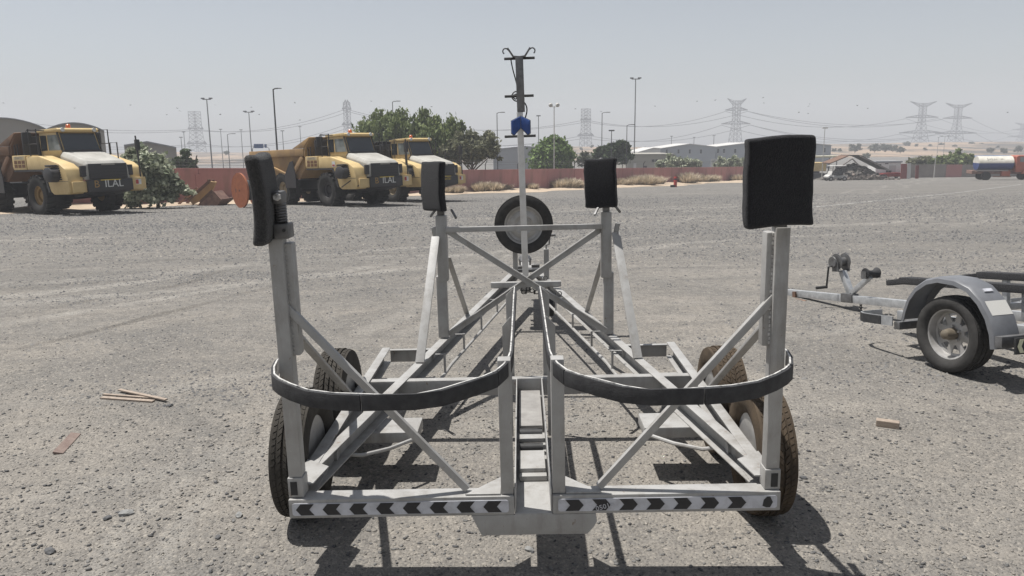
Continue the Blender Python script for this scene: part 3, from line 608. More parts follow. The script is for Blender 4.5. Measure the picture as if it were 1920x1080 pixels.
# pads
def pad_mesh(w, h, t, bow=0.0, bev=0.014, m=None):
    bm = bmesh.new(); bmesh.ops.create_cube(bm, size=1.0)
    for v in bm.verts: v.co = Vector((v.co.x * w, v.co.y * t, v.co.z * h))
    bmesh.ops.bevel(bm, geom=list(bm.edges), offset=bev, segments=3, profile=0.6, affect='EDGES')
    for k in range(1, 8):
        z = -h / 2 + h * k / 8
        bmesh.ops.bisect_plane(bm, geom=bm.verts[:] + bm.edges[:] + bm.faces[:], plane_co=(0, 0, z), plane_no=(0, 0, 1))
    for k in range(1, 5):
        bmesh.ops.bisect_plane(bm, geom=bm.verts[:] + bm.edges[:] + bm.faces[:], plane_co=(-w / 2 + w * k / 5, 0, 0), plane_no=(1, 0, 0))
    rr = random.Random(int(w * 1e5 + h * 1e4 + bow * 1e5))
    ph = [rr.random() * 6 for _ in range(4)]
    for v in bm.verts:
        q = v.co.z / (h / 2); v.co.y += bow * (q * q - 0.4)
        v.co.x += 0.003 * math.sin(q * 3 + ph[0]) + 0.002 * math.sin(q * 7 + ph[1]); v.co.z += 0.004 * math.sin(v.co.x / w * 5 + ph[2])
    me = bpy.data.meshes.new('pad'); bm.to_mesh(me); bm.free()
    me.polygons.foreach_set('use_smooth', [True] * len(me.polygons)); me.materials.append(m or M_CARPET); return me
o = inst('pad', pad_mesh(0.243, 0.318, 0.052, -0.004), BT, (0.893, 2.755 - 3, 1.543), (0, R_(-1.6), R_(4)))
o = inst('pad', pad_mesh(0.235, 0.325, 0.052, 0.016, 0.022, mat('sunlit_dusty_carpet', (0.060, 0.058, 0.056), 1.0, 0, (0.024, 0.024, 0.026), 130, 3, 0.35, 0.65, 1.0, 330, 0.1, sheen=0.25)), BT, (-0.966, 2.815 - 3, 1.522), (0, R_(-3), R_(96)))  # left rear pad: dusty carpet, colour lightened overall to give its sun-struck edge
o = inst('pad', pad_mesh(0.235, 0.325, 0.052, 0.008), BT, (-0.605, 5.10 - 3, 1.411), (0, R_(1), R_(-52)))
o = inst('pad', pad_mesh(0.215, 0.322, 0.050, 0.008), BT, (0.502, 5.09 - 3, 1.406), (0, R_(-0.5), R_(-24)))
# left rear post head: clamp, spring, bolt
tp('clamp', MB().span(-0.938, -0.883, 2.80, 2.875, 1.3725, 1.428), M_GALV, 0.005)
tp('clamp_hole', MB().lathe([(2.796, 0.0065), (2.7995, 0.0065)], 10, 'y', (-0.898, 0, 1.405)), M_BLACK, 0)
sp = [(-0.916 + 0.0185 * math.cos(a), 2.838 + 0.0185 * math.sin(a), 1.428 + 0.072 * a / (2 * math.pi * 7)) for a in [i * math.pi / 6 for i in range(85)]]
tp('spring', MB().tube(sp, 0.0052, 6), M_GALV, 0)
tp('threaded_rod', MB().tube([(-0.916, 2.838, 1.425), (-0.916, 2.838, 1.505)], 0.013, 10), M_DARK, 0)
tp('pad_fork', MB().span(-0.935, -0.897, 2.80, 2.87, 1.500, 1.548), M_GALV, 0.010)
tp('fork_bolt', MB().lathe([(2.784, 0.013), (2.80, 0.015)], 6, 'y', (-0.912, 0, 1.528)), M_WORN, 0)
tp('post_stem', MB().span(0.905, 0.955, 2.82, 2.865, 1.3725, 1.40), M_GALV, 0.004)
tp('cable', MB().tube([(0.975, 2.90, 1.40), (0.985, 2.92, 1.375), (0.975, 2.93, 1.345), (0.95, 2.92, 1.325)], 0.006, 6).tube([(0.97, 2.9, 1.41), (0.975, 2.9, 1.38)], 0.003, 5), M_DARK, 0)
# wheels
ty_l = tyre_mesh('tyre', 0.297, 0.166, 0.168, M_DUSTY); ty_r = tyre_mesh('tyre', 0.297, 0.166, 0.168, M_BROWN); rm = rim_mesh('rim', 0.170, 0.155, M_RIM)
for s, ty in ((-1, ty_l), (1, ty_r)):
    for y in (3.335, 4.03):
        w = wheel(BT, (s * 1.057, y - 3, 0.297 - 0.0134 * s * 1.09 - 0.008 * (y - 3)), ty, rm, (0, 0, 0 if s > 0 else math.pi), rnd.random() * 3)
        if s > 0: w['label'] = 'wheel with brown muddy tread'
    for ya, yb in ((3.335, 3.68), (4.03, 4.40)):
        ax = MB().lathe([(min(s * 0.9, s * 1.07), 0.03), (max(s * 0.9, s * 1.07), 0.03)], 12, 'x', (0, ya, 0.288)).bar((s * 0.925, ya, 0.285), (s * 0.925, yb, 0.24), 0.02, 0.06)
        tp('trailing_arm', ax, M_PAINT, 0)
    bh = MB().tube([(s * 0.93, 3.40, 0.27), (s * 0.82, 3.45, 0.235), (s * 0.70, 3.55, 0.225), (s * 0.60, 3.66, 0.225)], 0.010, 8); tp('brake_hose', bh, M_PAINT, 0)
sw = wheel(BT, (-0.008, 7.09 - 3, 0.917), tyre_mesh('tyre', 0.272, 0.16, 0.178, M_TYRE, 60), rim_mesh('rim', 0.18, 0.15, M_RIM), (0, 0, -math.pi / 2), 0.4, 'spare_wheel')
tp('spare_carrier', MB().span(-0.118, -0.072, 7.19, 7.235, 0.413, 0.90).span(-0.12, 0.10, 7.165, 7.188, 0.88, 0.95), M_PAINT, 0.003)
# ------------------------------------------------------------------ the small boat trailer on the right
ST = thing('boat_trailer', 'small galvanised boat trailer with black mudguard and hand winch, on the right', 'boat trailer')
ST.matrix_world = Matrix.Translation((4.08, 5.68, 0.0)) @ Matrix.Rotation(R_(16.0), 4, 'Z')
TILT = Matrix.Rotation(R_(-6.6), 4, 'X')               # nose down, pivot at the axle
M_ZINC = mat('galvanised_zinc', (0.50, 0.51, 0.52), 0.45, 0.45, (0.33, 0.34, 0.35), 18, 5, 0.3, 0.65, 0.05, 60)
M_PLASTIC = mat('black_plastic', (0.165, 0.170, 0.182), 0.40, 0, (0.12, 0.124, 0.134), 9, 5, 0.3, 0.7, 0.05, 60)
AXZ = 0.284
def sp_(name, mb, m=M_ZINC, bevel=0.003, smooth=True, parent=None):
    mb.v = [tuple((TILT @ (Vector(v) - Vector((0, 0, AXZ)))) + Vector((0, 0, AXZ))) for v in mb.v]
    return mb.build(name, m, parent or ST, smooth=smooth, bevel=bevel)
ty_s = tyre_mesh('tyre', 0.284, 0.185, 0.185, M_TYRE, 60, ribs=4); rm_s = rim_mesh('rim', 0.187, 0.17, M_RIM, 'spoke')
M_GREASE = mat('greasy_hub', (0.22, 0.19, 0.145), 0.5, 0.2, (0.12, 0.10, 0.075), 12)
for s in (-1, 1):
    w = wheel(ST, (s * 0.86, 0, AXZ), ty_s, rm_s, (0, 0, 0 if s > 0 else math.pi), 0.2)
    inst('hub', MB().lathe([(0.0, 0.045), (0.05, 0.042), (0.085, 0.034), (0.095, 0.015)], 14).mesh('hub', M_GREASE, True), w, (0.012, 0, 0))
    # mudguard: arched channel, drawn as rings across its width
    mb = MB(); secs = [(-0.118, -0.03), (-0.112, 0.0), (-0.092, 0.014), (0.092, 0.014), (0.112, 0.0), (0.118, -0.03), (0.108, -0.03), (0.086, 0.004), (-0.086, 0.004), (-0.108, -0.03)]
    arc = [(-0.50, 0.30), (-0.475, 0.40), (-0.42, 0.505), (-0.33, 0.60), (-0.21, 0.675), (-0.07, 0.705), (0.10, 0.70), (0.22, 0.665), (0.33, 0.59), (0.40, 0.50), (0.435, 0.40), (0.45, 0.32)]
    arc = [(y * 0.88, z - 0.012) for y, z in arc]
    vs = []
    for i, (y, z) in enumerate(arc):
        a = Vector(arc[max(0, i - 1)]); b = Vector(arc[min(len(arc) - 1, i + 1)]); d = (b - a).normalized(); nn = Vector((-d.y, d.x))
        if nn.y < 0: nn = -nn
        for x, r in secs: vs.append((s * 0.865 + x, y + nn.x * r, z + nn.y * r))
    k = len(secs); mb.add(vs, [(i * k + j, i * k + (j + 1) % k, (i + 1) * k + (j + 1) % k, (i + 1) * k + j) for i in range(len(arc) - 1) for j in range(k)] + [tuple(range(k)), tuple(range((len(arc) - 1) * k, len(arc) * k))])
    mg = mb.build('mudguard', M_PLASTIC, ST, smooth=True)
    def onarc(i, x0, x1, lift, t0=0.0, t1=1.0):
        a, b = Vector(arc[i]), Vector(arc[i + 1]); d = (b - a).normalized(); nn = Vector((-d.y, d.x)); nn = nn if nn.y > 0 else -nn
        p, q = a + (b - a) * t0, a + (b - a) * t1
        m_ = MB()
        for l0, l1 in ((0.0146, lift),):
            m_.add([(s * 0.865 + x, c.x + nn.x * l, c.y + nn.y * l) for l in (l0, l1) for c in (p, q) for x in (x0, x1)], [(0, 1, 3, 2), (4, 6, 7, 5), (0, 4, 5, 1), (2, 3, 7, 6), (0, 2, 6, 4), (1, 5, 7, 3)])
        return m_
    onarc(2, -0.09, 0.09, 0.0165, 0.05, 0.95).build('step_pad', mat('grip_sheet', (0.48, 0.475, 0.455), 0.7, 0, (0.5, 0.49, 0.46), 120, 2), mg)
    onarc(3, -0.03, 0.045, 0.024, 0.55, 0.75).build('marker_lamp', M_MARK, mg)
    sp_('mudguard_bracket', MB().span(s * 0.74, s * 0.985, 0.398, 0.455, 0.275, 0.335), M_GALV)
    sp_('mudguard_bracket', MB().span(s * 0.74, s * 0.985, -0.50, -0.445, 0.255, 0.330), M_GALV)
    # side rail, bunk on posts, front guard hoop
    sp_('side_rail', MB().bar((s * 0.66, -1.5, 0.335), (s * 0.66, 0.75, 0.335), 0.05, 0.075))
    bp = sp_('bunk', MB().bar((s * 0.42, -1.55, 0.60), (s * 0.42, 0.95, 0.60), 0.13, 0.06).bar((s * 0.42, 0.9, 0.598), (s * 0.40, 1.12, 0.57), 0.12, 0.05), M_CARPET, 0.010)
    for y in (-1.2, -0.2, 0.7):
        sp_('bunk_post', MB().span(s * 0.42 - 0.02, s * 0.42 + 0.02, y - 0.025, y + 0.025, 0.36, 0.57), M_ZINC, 0.003)
    hp = [(s * 0.985, 0.47), (s * 0.985, 0.70), (s * 0.975, 0.80), (s * 0.94, 0.87), (s * 0.88, 0.90), (s * 0.70, 0.90)]
    hm = MB()
    for i in range(len(hp) - 1): hm.bar((hp[i][0], hp[i][1], 0.335), (hp[i + 1][0], hp[i + 1][1], 0.335), 0.008, 0.075)
    gh = sp_('guard_hoop', hm, M_ZINC, 0.0)
    hm = MB()
    for i in range(0, 3): hm.bar((hp[i][0] + s * 0.006, hp[i][1] + (0.0 if i else 0.12), 0.333), (hp[i + 1][0] + s * 0.006, hp[i + 1][1], 0.333), 0.006, 0.07)
    sp_('rubber_facing', hm, M_RUBBER, 0.0, parent=gh)
sp_('axle', MB().lathe([(-0.82, 0.038), (0.82, 0.038)], 14, 'x', (0, 0.0, 0.272)), M_ZINC, 0)
for x in (-0.60, 0.60): sp_('axle_clamp', MB().span(x - 0.035, x + 0.035, -0.05, 0.05, 0.225, 0.33), M_GALV)
sp_('cross_member', MB().span(-0.64, 0.64, -0.42, -0.36, 0.30, 0.36)); sp_('cross_member', MB().span(-0.63, 0.63, 0.70, 0.76, 0.30, 0.36))
sp_('tongue', MB().bar((0, -0.36, 0.335), (0, 3.16, 0.315), 0.062, 0.075))
sp_('coupler', MB().bar((0, 3.162, 0.325), (0, 3.40, 0.315), 0.07, 0.05).lathe([(0.27, 0.04), (0.33, 0.048), (0.352, 0.03)], 12, 'z', (0, 3.42, 0)), M_GALV)
sp_('jockey_tube', MB().tube([(-0.08, 3.02, 0.25), (-0.09, 2.72, 0.235)], 0.028, 10).bar((-0.05, 2.98, 0.26), (-0.05, 2.98, 0.34), 0.02, 0.05), M_RUST, 0)
sp_('jockey_handle', MB().tube([(-0.09, 2.74, 0.24), (-0.11, 2.72, 0.16), (-0.14, 2.80, 0.145)], 0.009, 6), M_RUST, 0)
sp_('jockey_wheel', MB().lathe([(-0.02, 0.055), (0.02, 0.055)], 14, 'x', (-0.13, 2.98, 0.13)), M_RUBBER, 0.004)
wp = sp_('winch_post', MB().bar((0, 2.12, 0.37), (0, 2.24, 0.60), 0.055, 0.06, (0, 1, 0)).bar((0, 2.10, 0.385), (0, 1.84, 0.565), 0.045, 0.045))
sp_('post_clamp', MB().span(-0.045, 0.045, 2.06, 2.22, 0.283, 0.375), M_GALV, 0.004)
wd = sp_('winch_drum', MB().lathe([(-0.055, 0.088), (-0.047, 0.088), (-0.047, 0.045), (0.047, 0.045), (0.047, 0.088), (0.055, 0.088)], 22, 'x', (0.0, 2.27, 0.70)), M_GALV, 0)
sp_('winch_frame', MB().span(-0.075, -0.060, 2.22, 2.31, 0.60, 0.70).span(0.060, 0.075, 2.22, 2.31, 0.60, 0.70).span(-0.0595, 0.0595, 2.21, 2.32, 0.598, 0.606), M_GALV, 0)
sp_('winch_gear', MB().lathe([(-0.092, 0.055), (-0.078, 0.06)], 18, 'x', (0, 2.29, 0.70)), M_GALV, 0)
sp_('winch_crank', MB().tube([(-0.09, 2.29, 0.66), (-0.125, 2.30, 0.65), (-0.135, 2.32, 0.46), (-0.135, 2.32, 0.44)], 0.010, 6).tube([(-0.13, 2.32, 0.44), (-0.25, 2.34, 0.435)], 0.015, 8), M_DARK, 0)
sp_('bow_roller', MB().lathe([(-0.075, 0.052), (-0.065, 0.055), (-0.03, 0.032), (0.0, 0.026), (0.03, 0.032), (0.065, 0.055), (0.075, 0.052)], 18, 'x', (0.0, 1.83, 0.60)), M_RUBBER, 0)
sp_('roller_bracket', MB().span(-0.088, -0.079, 1.80, 1.87, 0.55, 0.62).span(0.079, 0.088, 1.80, 1.87, 0.55, 0.62).span(-0.079, 0.079, 1.862, 1.872, 0.545, 0.57), M_GALV, 0)
ch = MB()
for k in range(4): ch.tube([(0.02 + (0.012 * math.cos(t) if k % 2 else 0), 2.0 + (0 if k % 2 else 0.012 * math.cos(t)), 0.275 - 0.032 * k + 0.02 * math.sin(t)) for t in [i * math.pi / 4 for i in range(9)]], 0.0045, 5, cap=False)
sp_('chain', ch, M_DARK, 0)
lb = sp_('light_board', MB().span(-0.98, 0.98, -0.60, -0.585, 0.225, 0.335), M_DARK, 0.002)
M_YEL = mat('pale_yellow_reflector', (0.60, 0.60, 0.42), 0.4, 0, (0.5, 0.5, 0.36), 20)
for sgn in (-1, 1):
    for k in range(7):
        cx = sgn * (0.93 - k * 0.072); hw = 0.017
        poly = [(cx - hw, 0.235), (cx + hw, 0.235), (cx + hw + sgn * 0.022, 0.28), (cx + hw, 0.325), (cx - hw, 0.325), (cx - hw + sgn * 0.022, 0.28)]
        sp_('chevron', MB().prism(poly, -0.6025, -0.6005, 'xz'), M_YEL, 0, False, lb)

# ------------------------------------------------------------------ articulated dump trucks
M_TY = mat('dumper_yellow', (0.60, 0.45, 0.215), 0.55, 0, (0.48, 0.345, 0.155), 1.6, 6, 0.3, 0.65, 0.05, 6)
M_OCH = mat('worn_ochre_body', (0.40, 0.255, 0.11), 0.8, 0, (0.25, 0.16, 0.085), 1.1, 7, 0.35, 0.62, 0.1, 8, stretch=(1, 1, 0.4))
M_BRN = mat('rusty_brown_body', (0.17, 0.092, 0.05), 0.85, 0, (0.095, 0.056, 0.036), 1.2, 7, 0.35, 0.62, 0.1, 8, stretch=(1, 1, 0.4))
M_BLKB = mat('sooty_body', (0.06, 0.056, 0.052), 0.85, 0, (0.03, 0.03, 0.03), 1.2, 7, 0.35, 0.62)
M_TBLK = mat('dumper_black', (0.022, 0.022, 0.026), 0.6, 0, (0.03, 0.028, 0.028), 3)
M_HOOD = mat('chalky_grey_hood', (0.42, 0.41, 0.375), 0.75, 0, (0.28, 0.27, 0.245), 1.8, 6, 0.3, 0.65)
M_GLASS = mat('dark_cab_glass', (0.035, 0.042, 0.048), 0.08, 0, (0.028, 0.034, 0.04), 1.0, spec=0.7)
M_GLASS2 = mat('pale_cab_glass', (0.24, 0.27, 0.27), 0.12, 0, (0.12, 0.14, 0.145), 1.6, spec=0.7)
M_LAMP = mat('clear_lamp', (0.6, 0.6, 0.58), 0.15)
M_ORNG = mat('orange_beacon', (0.62, 0.13, 0.02), 0.3)
M_GOLD = mat('gold_rim', (0.30, 0.185, 0.055), 0.6, 0, (0.2, 0.12, 0.04), 3)
M_PALER = mat('pale_worn_rim', (0.42, 0.34, 0.22), 0.6, 0, (0.3, 0.23, 0.14), 3)
M_DTY = mat('dumper_tyre', (0.045, 0.043, 0.041), 0.92, 0, (0.028, 0.027, 0.026), 2.5, 5, 0.3, 0.7, 0.2, 12, 0.15)
M_TXTY = mat('yellow_print', (0.62, 0.44, 0.06), 0.5); M_TXTG = mat('gold_print', (0.34, 0.20, 0.05), 0.5); M_TXTW = mat('white_print', (0.66, 0.66, 0.64), 0.5); M_TXTGR = mat('grey_print', (0.32, 0.30, 0.26), 0.6)
M_REDP = mat('red_print', (0.42, 0.04, 0.03), 0.5)
ty_d = tyre_mesh('tyre', 0.87, 0.70, 0.40, M_DTY, 20, 0.05, heavy=True)
ty_d.name = 'tyre'
rim_gold = rim_mesh('rim', 0.405, 0.66, M_GOLD, 'heavy'); rim_pale = rim_mesh('rim', 0.405, 0.66, M_PALER, 'heavy'); rim_blk = rim_mesh('rim', 0.405, 0.66, M_TBLK, 'heavy')
def make_truck(label, loc, fwd, body_m, front_rim, rear_rim, text=True, hazard=False, sticker=True):
    t = thing('dump_truck', label, 'dump truck', loc, (R_(-2.2) * fwd[1] * -1 * -1, 0, math.atan2(-fwd[0], fwd[1])), 'yellow articulated dump trucks parked by the wall')
    nose = lambda y: y if y < 0.98 else 0.98 + (y - 0.98) * 1.24
    def A(n, mb, m, bev=0.0, par=None, sm=True, lab=None):
        mb.v = [(v[0], nose(v[1]), v[2]) for v in mb.v]; return mb.build(n, m, par or t, smooth=sm, bevel=bev, label=lab)
    for x in (-1.30, 1.30):
        wheel(t, (x, 0, 0.86), ty_d, front_rim, (0, 0, 0 if x > 0 else math.pi), rnd.random() * 3)
        wheel(t, (x, -4.45, 0.86), ty_d, rear_rim, (0, 0, 0 if x > 0 else math.pi), rnd.random() * 3)
        wheel(t, (x, -6.35, 0.86), ty_d, rear_rim, (0, 0, 0 if x > 0 else math.pi), rnd.random() * 3)
    A('chassis', MB().span(-0.5, 0.5, -7.2, -2.4, 0.85, 1.32).span(-0.55, 0.55, -2.3, 1.9, 0.8, 1.3).span(-0.25, 0.25, -2.42, -2.28, 0.8, 1.5), M_TBLK, 0.03)
    A('axle', MB().lathe([(-1.2, 0.2), (-0.3, 0.25), (0.3, 0.25), (1.2, 0.2)], 12, 'x', (0, 0, 0.86)), M_TBLK)
    A('axle', MB().lathe([(-1.2, 0.2), (1.2, 0.2)], 12, 'x', (0, -4.45, 0.86)), M_TBLK); A('axle', MB().lathe([(-1.2, 0.2), (1.2, 0.2)], 12, 'x', (0, -6.35, 0.86)), M_TBLK)
    # dump body
    prof = [(-1.95, 2.55), (-1.95, 2.95), (-7.75, 2.95), (-7.95, 2.70), (-7.65, 2.28), (-5.3, 1.55), (-2.75, 1.42), (-2.05, 1.95)]
    b = A('dump_body', MB().prism(prof, -1.50, 1.50, 'yz'), body_m, 0.04)
    for s in (-1, 1):
        A('top_rail', MB().span(*sorted((s * 1.502, s * 1.64)), -7.85, -1.95, 2.58, 2.96), body_m, 0.03, b)
        A('rib', MB().bar((s * 1.56, -2.1, 2.55), (s * 1.56, -3.35, 1.55), 0.14, 0.26, (0, 0, 1)), body_m, 0.02, b)
        A('rib', MB().bar((s * 1.55, -6.6, 2.40), (s * 1.55, -4.0, 1.66), 0.12, 0.13, (0, 0, 1)), body_m, 0.02, b)
        A('mud_flap', MB().prism([(-2.85, 1.6), (-3.05, 2.35), (-3.35, 2.30), (-3.95, 1.65), (-3.95, 0.95), (-2.85, 0.95)], *sorted((s * 1.63, s * 1.66)), 'yz'), M_TBLK, 0, b)
    A('headboard', MB().prism([(-1.94, 2.55), (-1.94, 2.97), (-1.30, 3.52), (-1.22, 3.50), (-1.80, 2.9), (-1.85, 2.5)], -1.60, 1.60, 'yz'), body_m, 0.01, b)
    for s in (-1, 1): A('headboard_wing', MB().prism([(-1.95, 2.97), (-3.05, 2.97), (-1.32, 3.51), (-1.25, 3.48)], *sorted((s * 1.56, s * 1.63)), 'yz'), body_m, 0.01, b)
    # bulkhead and radiator screen behind the cab
    A('rear_screen', MB().span(-1.45, 1.45, -1.12, -1.02, 2.2, 3.35), M_TBLK, 0.02)
    # cab
    cab = A('cab', MB().prism([(-0.95, 2.25), (-0.95, 3.48), (0.62, 3.48), (0.98, 2.62), (0.98, 2.25)], -0.80, 0.80, 'yz'), M_TY, 0.04)
    A('windshield', MB().add([(-0.74, 0.985, 2.70), (0.74, 0.985, 2.70), (0.72, 0.672, 3.43), (-0.72, 0.672, 3.43), (-0.74, 0.965, 2.69), (0.74, 0.965, 2.69), (0.72, 0.652, 3.42), (-0.72, 0.652, 3.42)], [(0, 1, 2, 3), (7, 6, 5, 4), (0, 4, 5, 1), (1, 5, 6, 2), (2, 6, 7, 3), (3, 7, 4, 0)]), M_GLASS, 0, cab)
    for s in (-1, 1):
        A('side_window', MB().prism([(-0.22, 2.72), (-0.22, 3.36), (0.55, 3.36), (0.80, 2.72)], *sorted((s * 0.803, s * 0.815)), 'yz'), M_GLASS2, 0, cab)
        A('rear_window', MB().prism([(-0.86, 2.72), (-0.86, 3.36), (-0.34, 3.36), (-0.34, 2.72)], *sorted((s * 0.803, s * 0.815)), 'yz'), M_GLASS, 0, cab)
        A('window_post', MB().bar((s * 0.812, 0.96, 2.62), (s * 0.812, 0.64, 3.46), 0.05, 0.09, (0, 1, 0)), M_TBLK, 0.01, cab)
    A('cowl', MB().prism([(0.70, 2.50), (0.985, 2.50), (1.02, 2.70), (0.985, 2.72)], -0.82, 0.82, 'yz'), M_TBLK, 0, cab)
    rf = A('roof', MB().prism([(-1.0, 3.482), (-1.0, 3.60), (0.72, 3.64), (0.82, 3.58), (0.80, 3.482)], -0.86, 0.86, 'yz'), M_TY, 0.03, cab)
    for s in (-1, 1): A('roof_lamp', MB().lathe([(0.80, 0.09), (0.86, 0.085)], 12, 'y', (s * 0.66, 0, 3.565)), M_LAMP, 0, cab)
    A('beacon', MB().lathe([(3.62, 0.10), (3.80, 0.09), (3.84, 0.05)], 12, 'z', (-0.05, -0.1, 0)), M_ORNG, 0, cab)
    # hood and grille
    hd = A('hood', MB().add([(-0.82, 0.96, 2.66), (0.82, 0.96, 2.66), (0.78, 2.30, 2.24), (-0.78, 2.30, 2.24), (0.84, 2.42, 2.10), (-0.84, 2.42, 2.10), (-0.95, 0.96, 2.48), (0.95, 0.96, 2.48), (0.95, 2.40, 1.48), (-0.95, 2.40, 1.48), (-0.95, 0.96, 1.48), (0.95, 0.96, 1.48), (0.9, 2.32, 2.08), (-0.9, 2.32, 2.08)],
        [(0, 1, 2, 3), (3, 2, 4, 5), (1, 7, 12, 2), (0, 3, 13, 6), (2, 12, 4), (3, 5, 13), (7, 11, 8, 12), (6, 13, 9, 10), (12, 8, 4), (13, 5, 9), (4, 8, 9, 5), (0, 6, 10, 11, 7, 1), (8, 11, 10, 9)]), M_HOOD, 0.03)
    gl = A('grille', MB().span(-0.80, 0.80, 2.425, 2.47, 1.50, 2.12), M_TBLK, 0.02)
    for k in range(4): A('grille_bar', MB().span(-0.74, 0.74, 2.472, 2.485, 1.62 + k * 0.13, 1.65 + k * 0.13), M_DARK, 0, gl)
    A('badge', MB().span(-0.28, 0.28, 2.472, 2.48, 2.05, 2.10), M_TXTGR, 0, gl)
    for s in (-1, 1): A('headlamp', MB().span(*sorted((s * 0.86, s * 1.10)), 2.30, 2.41, 1.60, 2.05), M_TBLK, 0.04)
    bp_ = A('bumper', MB().span(-0.95, 0.95, 2.36, 2.54, 0.98, 1.475), M_TBLK, 0.03)
    A('skid_plate', MB().prism([(1.5, 0.75), (2.45, 0.95), (2.45, 1.0), (1.5, 0.98)], -0.9, 0.9, 'yz'), M_TBLK, 0.01)
    if text:
        x = -0.66
        inst('lettering', text_mesh('B', 0.42, M_TXTG, 0.004), bp_, (0.60, nose(2.546), 1.28), (math.pi / 2, 0, math.pi))
        inst('lettering', text_mesh('ILAL', 0.42, M_TXTW, 0.004), bp_, (-0.12, nose(2.546), 1.28), (math.pi / 2, 0, math.pi))
    else:
        inst('lettering', text_mesh('KOMATSU', 0.17, M_TXTY, 0.004), bp_, (0, nose(2.546), 1.30), (math.pi / 2, 0, math.pi))
    A('yellow_tape', MB().span(-0.42, 0.42, 2.541, 2.548, 1.425, 1.465), M_TXTY, 0, bp_)
    # side fairings with louvres, engine-side panel with vents
    fpoly = [(-0.62, 1.92), (-0.62, 2.50), (0.45, 2.50), (1.85, 2.16), (2.18, 1.95), (2.34, 1.50), (2.36, 1.05), (2.26, 0.92), (1.30, 0.90), (1.12, 1.02), (0.92, 1.62), (0.72, 1.92)]
    for s in (-1, 1):
        f = A('fairing', MB().prism(fpoly, *sorted((s * 0.97, s * 1.60)), 'yz'), M_TY, 0.07)
        A('seam', MB().span(*sorted((s * 1.598, s * 1.606)), 0.98, 2.34, 1.435, 1.452), M_TBLK, 0, f)
        for k in range(7): A('louvre', MB().span(*sorted((s * 1.598, s * 1.612)), 1.04, 1.98 - 0.02 * k, 1.50 + k * 0.09, 1.555 + k * 0.09), M_TBLK, 0, f)
        A('step', MB().span(*sorted((s * 1.598, s * 1.61)), 0.86, 1.02, 1.45, 1.66), mat('shaded_recess', (0.10, 0.055, 0.02), 0.8), 0, f)  # flat dark plate, the shade of the step recess put into its colour
        e = A('engine_panel', MB().prism([(-1.78, 1.94), (-1.84, 2.10), (-1.80, 2.55), (-0.63, 2.55), (-0.63, 1.94)], *sorted((s * 1.0, s * 1.62)), 'yz'), M_TY, 0.04)
        A('print_strip', MB().span(*sorted((s * 1.62, s * 1.625)), -1.68, -0.72, 2.37, 2.52), mat('cream_strip', (0.58, 0.47, 0.28), 0.5), 0, e)
        inst('lettering', text_mesh('KOMATSU', 0.15, M_TXTGR, 0.002), e, (s * 1.628, -1.2, 2.445), (math.pi / 2, 0, s * math.pi / 2))
        for r in range(2):
            for k in range(3): A('vent', MB().span(*sorted((s * 1.62, s * 1.632)), -1.64 + k * 0.34, -1.38 + k * 0.34, 2.03 + r * 0.165, 2.165 + r * 0.165), mat('rusty_vent', (0.16, 0.075, 0.03), 0.8), 0, e)
        A('wheel_arch', MB().prism([(1.0, 1.0), (0.82, 1.62), (0.62, 1.86), (-1.75, 1.86), (-1.80, 1.94), (0.68, 1.94), (0.90, 1.66), (1.10, 1.02)], *sorted((s * 1.05, s * 1.615)), 'yz'), M_TBLK)
    A('front_wing', MB().span(0.952, 1.50, 2.36, 2.46, 0.98, 1.42), M_TY, 0.03); A('front_wing', MB().span(-1.56, -0.952, 2.36, 2.50, 1.0, 1.50), M_TY, 0.03)
    A('sticker', MB().span(-1.34, -1.10, 2.502, 2.506, 1.20, 1.42), M_TXTW, 0); A('sticker', MB().span(-1.22, -1.10, 2.5075, 2.51, 1.22, 1.40), M_REDP, 0)
    if sticker:
        A('sticker', MB().span(1.606, 1.611, 0.66, 0.94, 2.0, 2.26), M_TXTW, 0); A('sticker', MB().span(1.6115, 1.615, 0.70, 0.90, 2.03, 2.11), M_REDP, 0)
    if hazard:
        for k in range(11):
            z = 0.98 + 0.34 * k / 10; A('hazard_mark', MB().bar((1.603, 1.30 + 0.062 * k, 0.985 + 0.030 * k), (1.603, 1.335 + 0.062 * k, 1.045 + 0.030 * k), 0.02, 0.035, (0, 0, 1)), M_TBLK)
        for k in range(11): A('hazard_mark', MB().bar((1.56 - 0.05 * k, 2.362, 1.04 + 0.030 * k), (1.54 - 0.05 * k, 2.362, 1.10 + 0.030 * k), 0.02, 0.035, (0, 1, 0)), M_TBLK)
    # intake drum on the right side, mirrors, rails
    dr = A('air_cleaner', MB().lathe([(1.58, 0.30), (1.64, 0.31), (1.92, 0.30), (1.96, 0.24)], 18, 'x', (0, 1.60, 1.72)), M_TBLK)
    A('air_cleaner_cap', MB().span(1.60, 1.9, 1.42, 1.78, 2.04, 2.12), M_TBLK, 0.05, dr)
    for s in (-1, 1):
        yb = 0.0
        A('mirror', MB().span(*sorted((s * 1.30, s * 1.66)), -0.62, -0.52, 2.98, 3.50), M_TBLK, 0.03)
        A('mirror_arm', MB().tube([(s * 0.8, -0.3, 3.56), (s * 1.48, -0.5, 3.58), (s * 1.48, -0.56, 3.48)], 0.025, 6), M_TBLK)
        A('handrail', MB().tube([(s * 1.55, -1.6, 2.52), (s * 1.55, -1.6, 3.0), (s * 1.55, -1.35, 3.02), (s * 1.55, -1.35, 2.52)], 0.025, 6), M_TBLK)
        A('handrail', MB().tube([(s * 1.50, 0.35, 2.48), (s * 1.50, 0.35, 3.60), (s * 1.50, -0.35, 3.62), (s * 1.50, -0.35, 2.48)], 0.025, 6).tube([(s * 1.50, 0.35, 3.0), (s * 1.50, -0.75, 3.0)], 0.022, 6), M_TBLK)
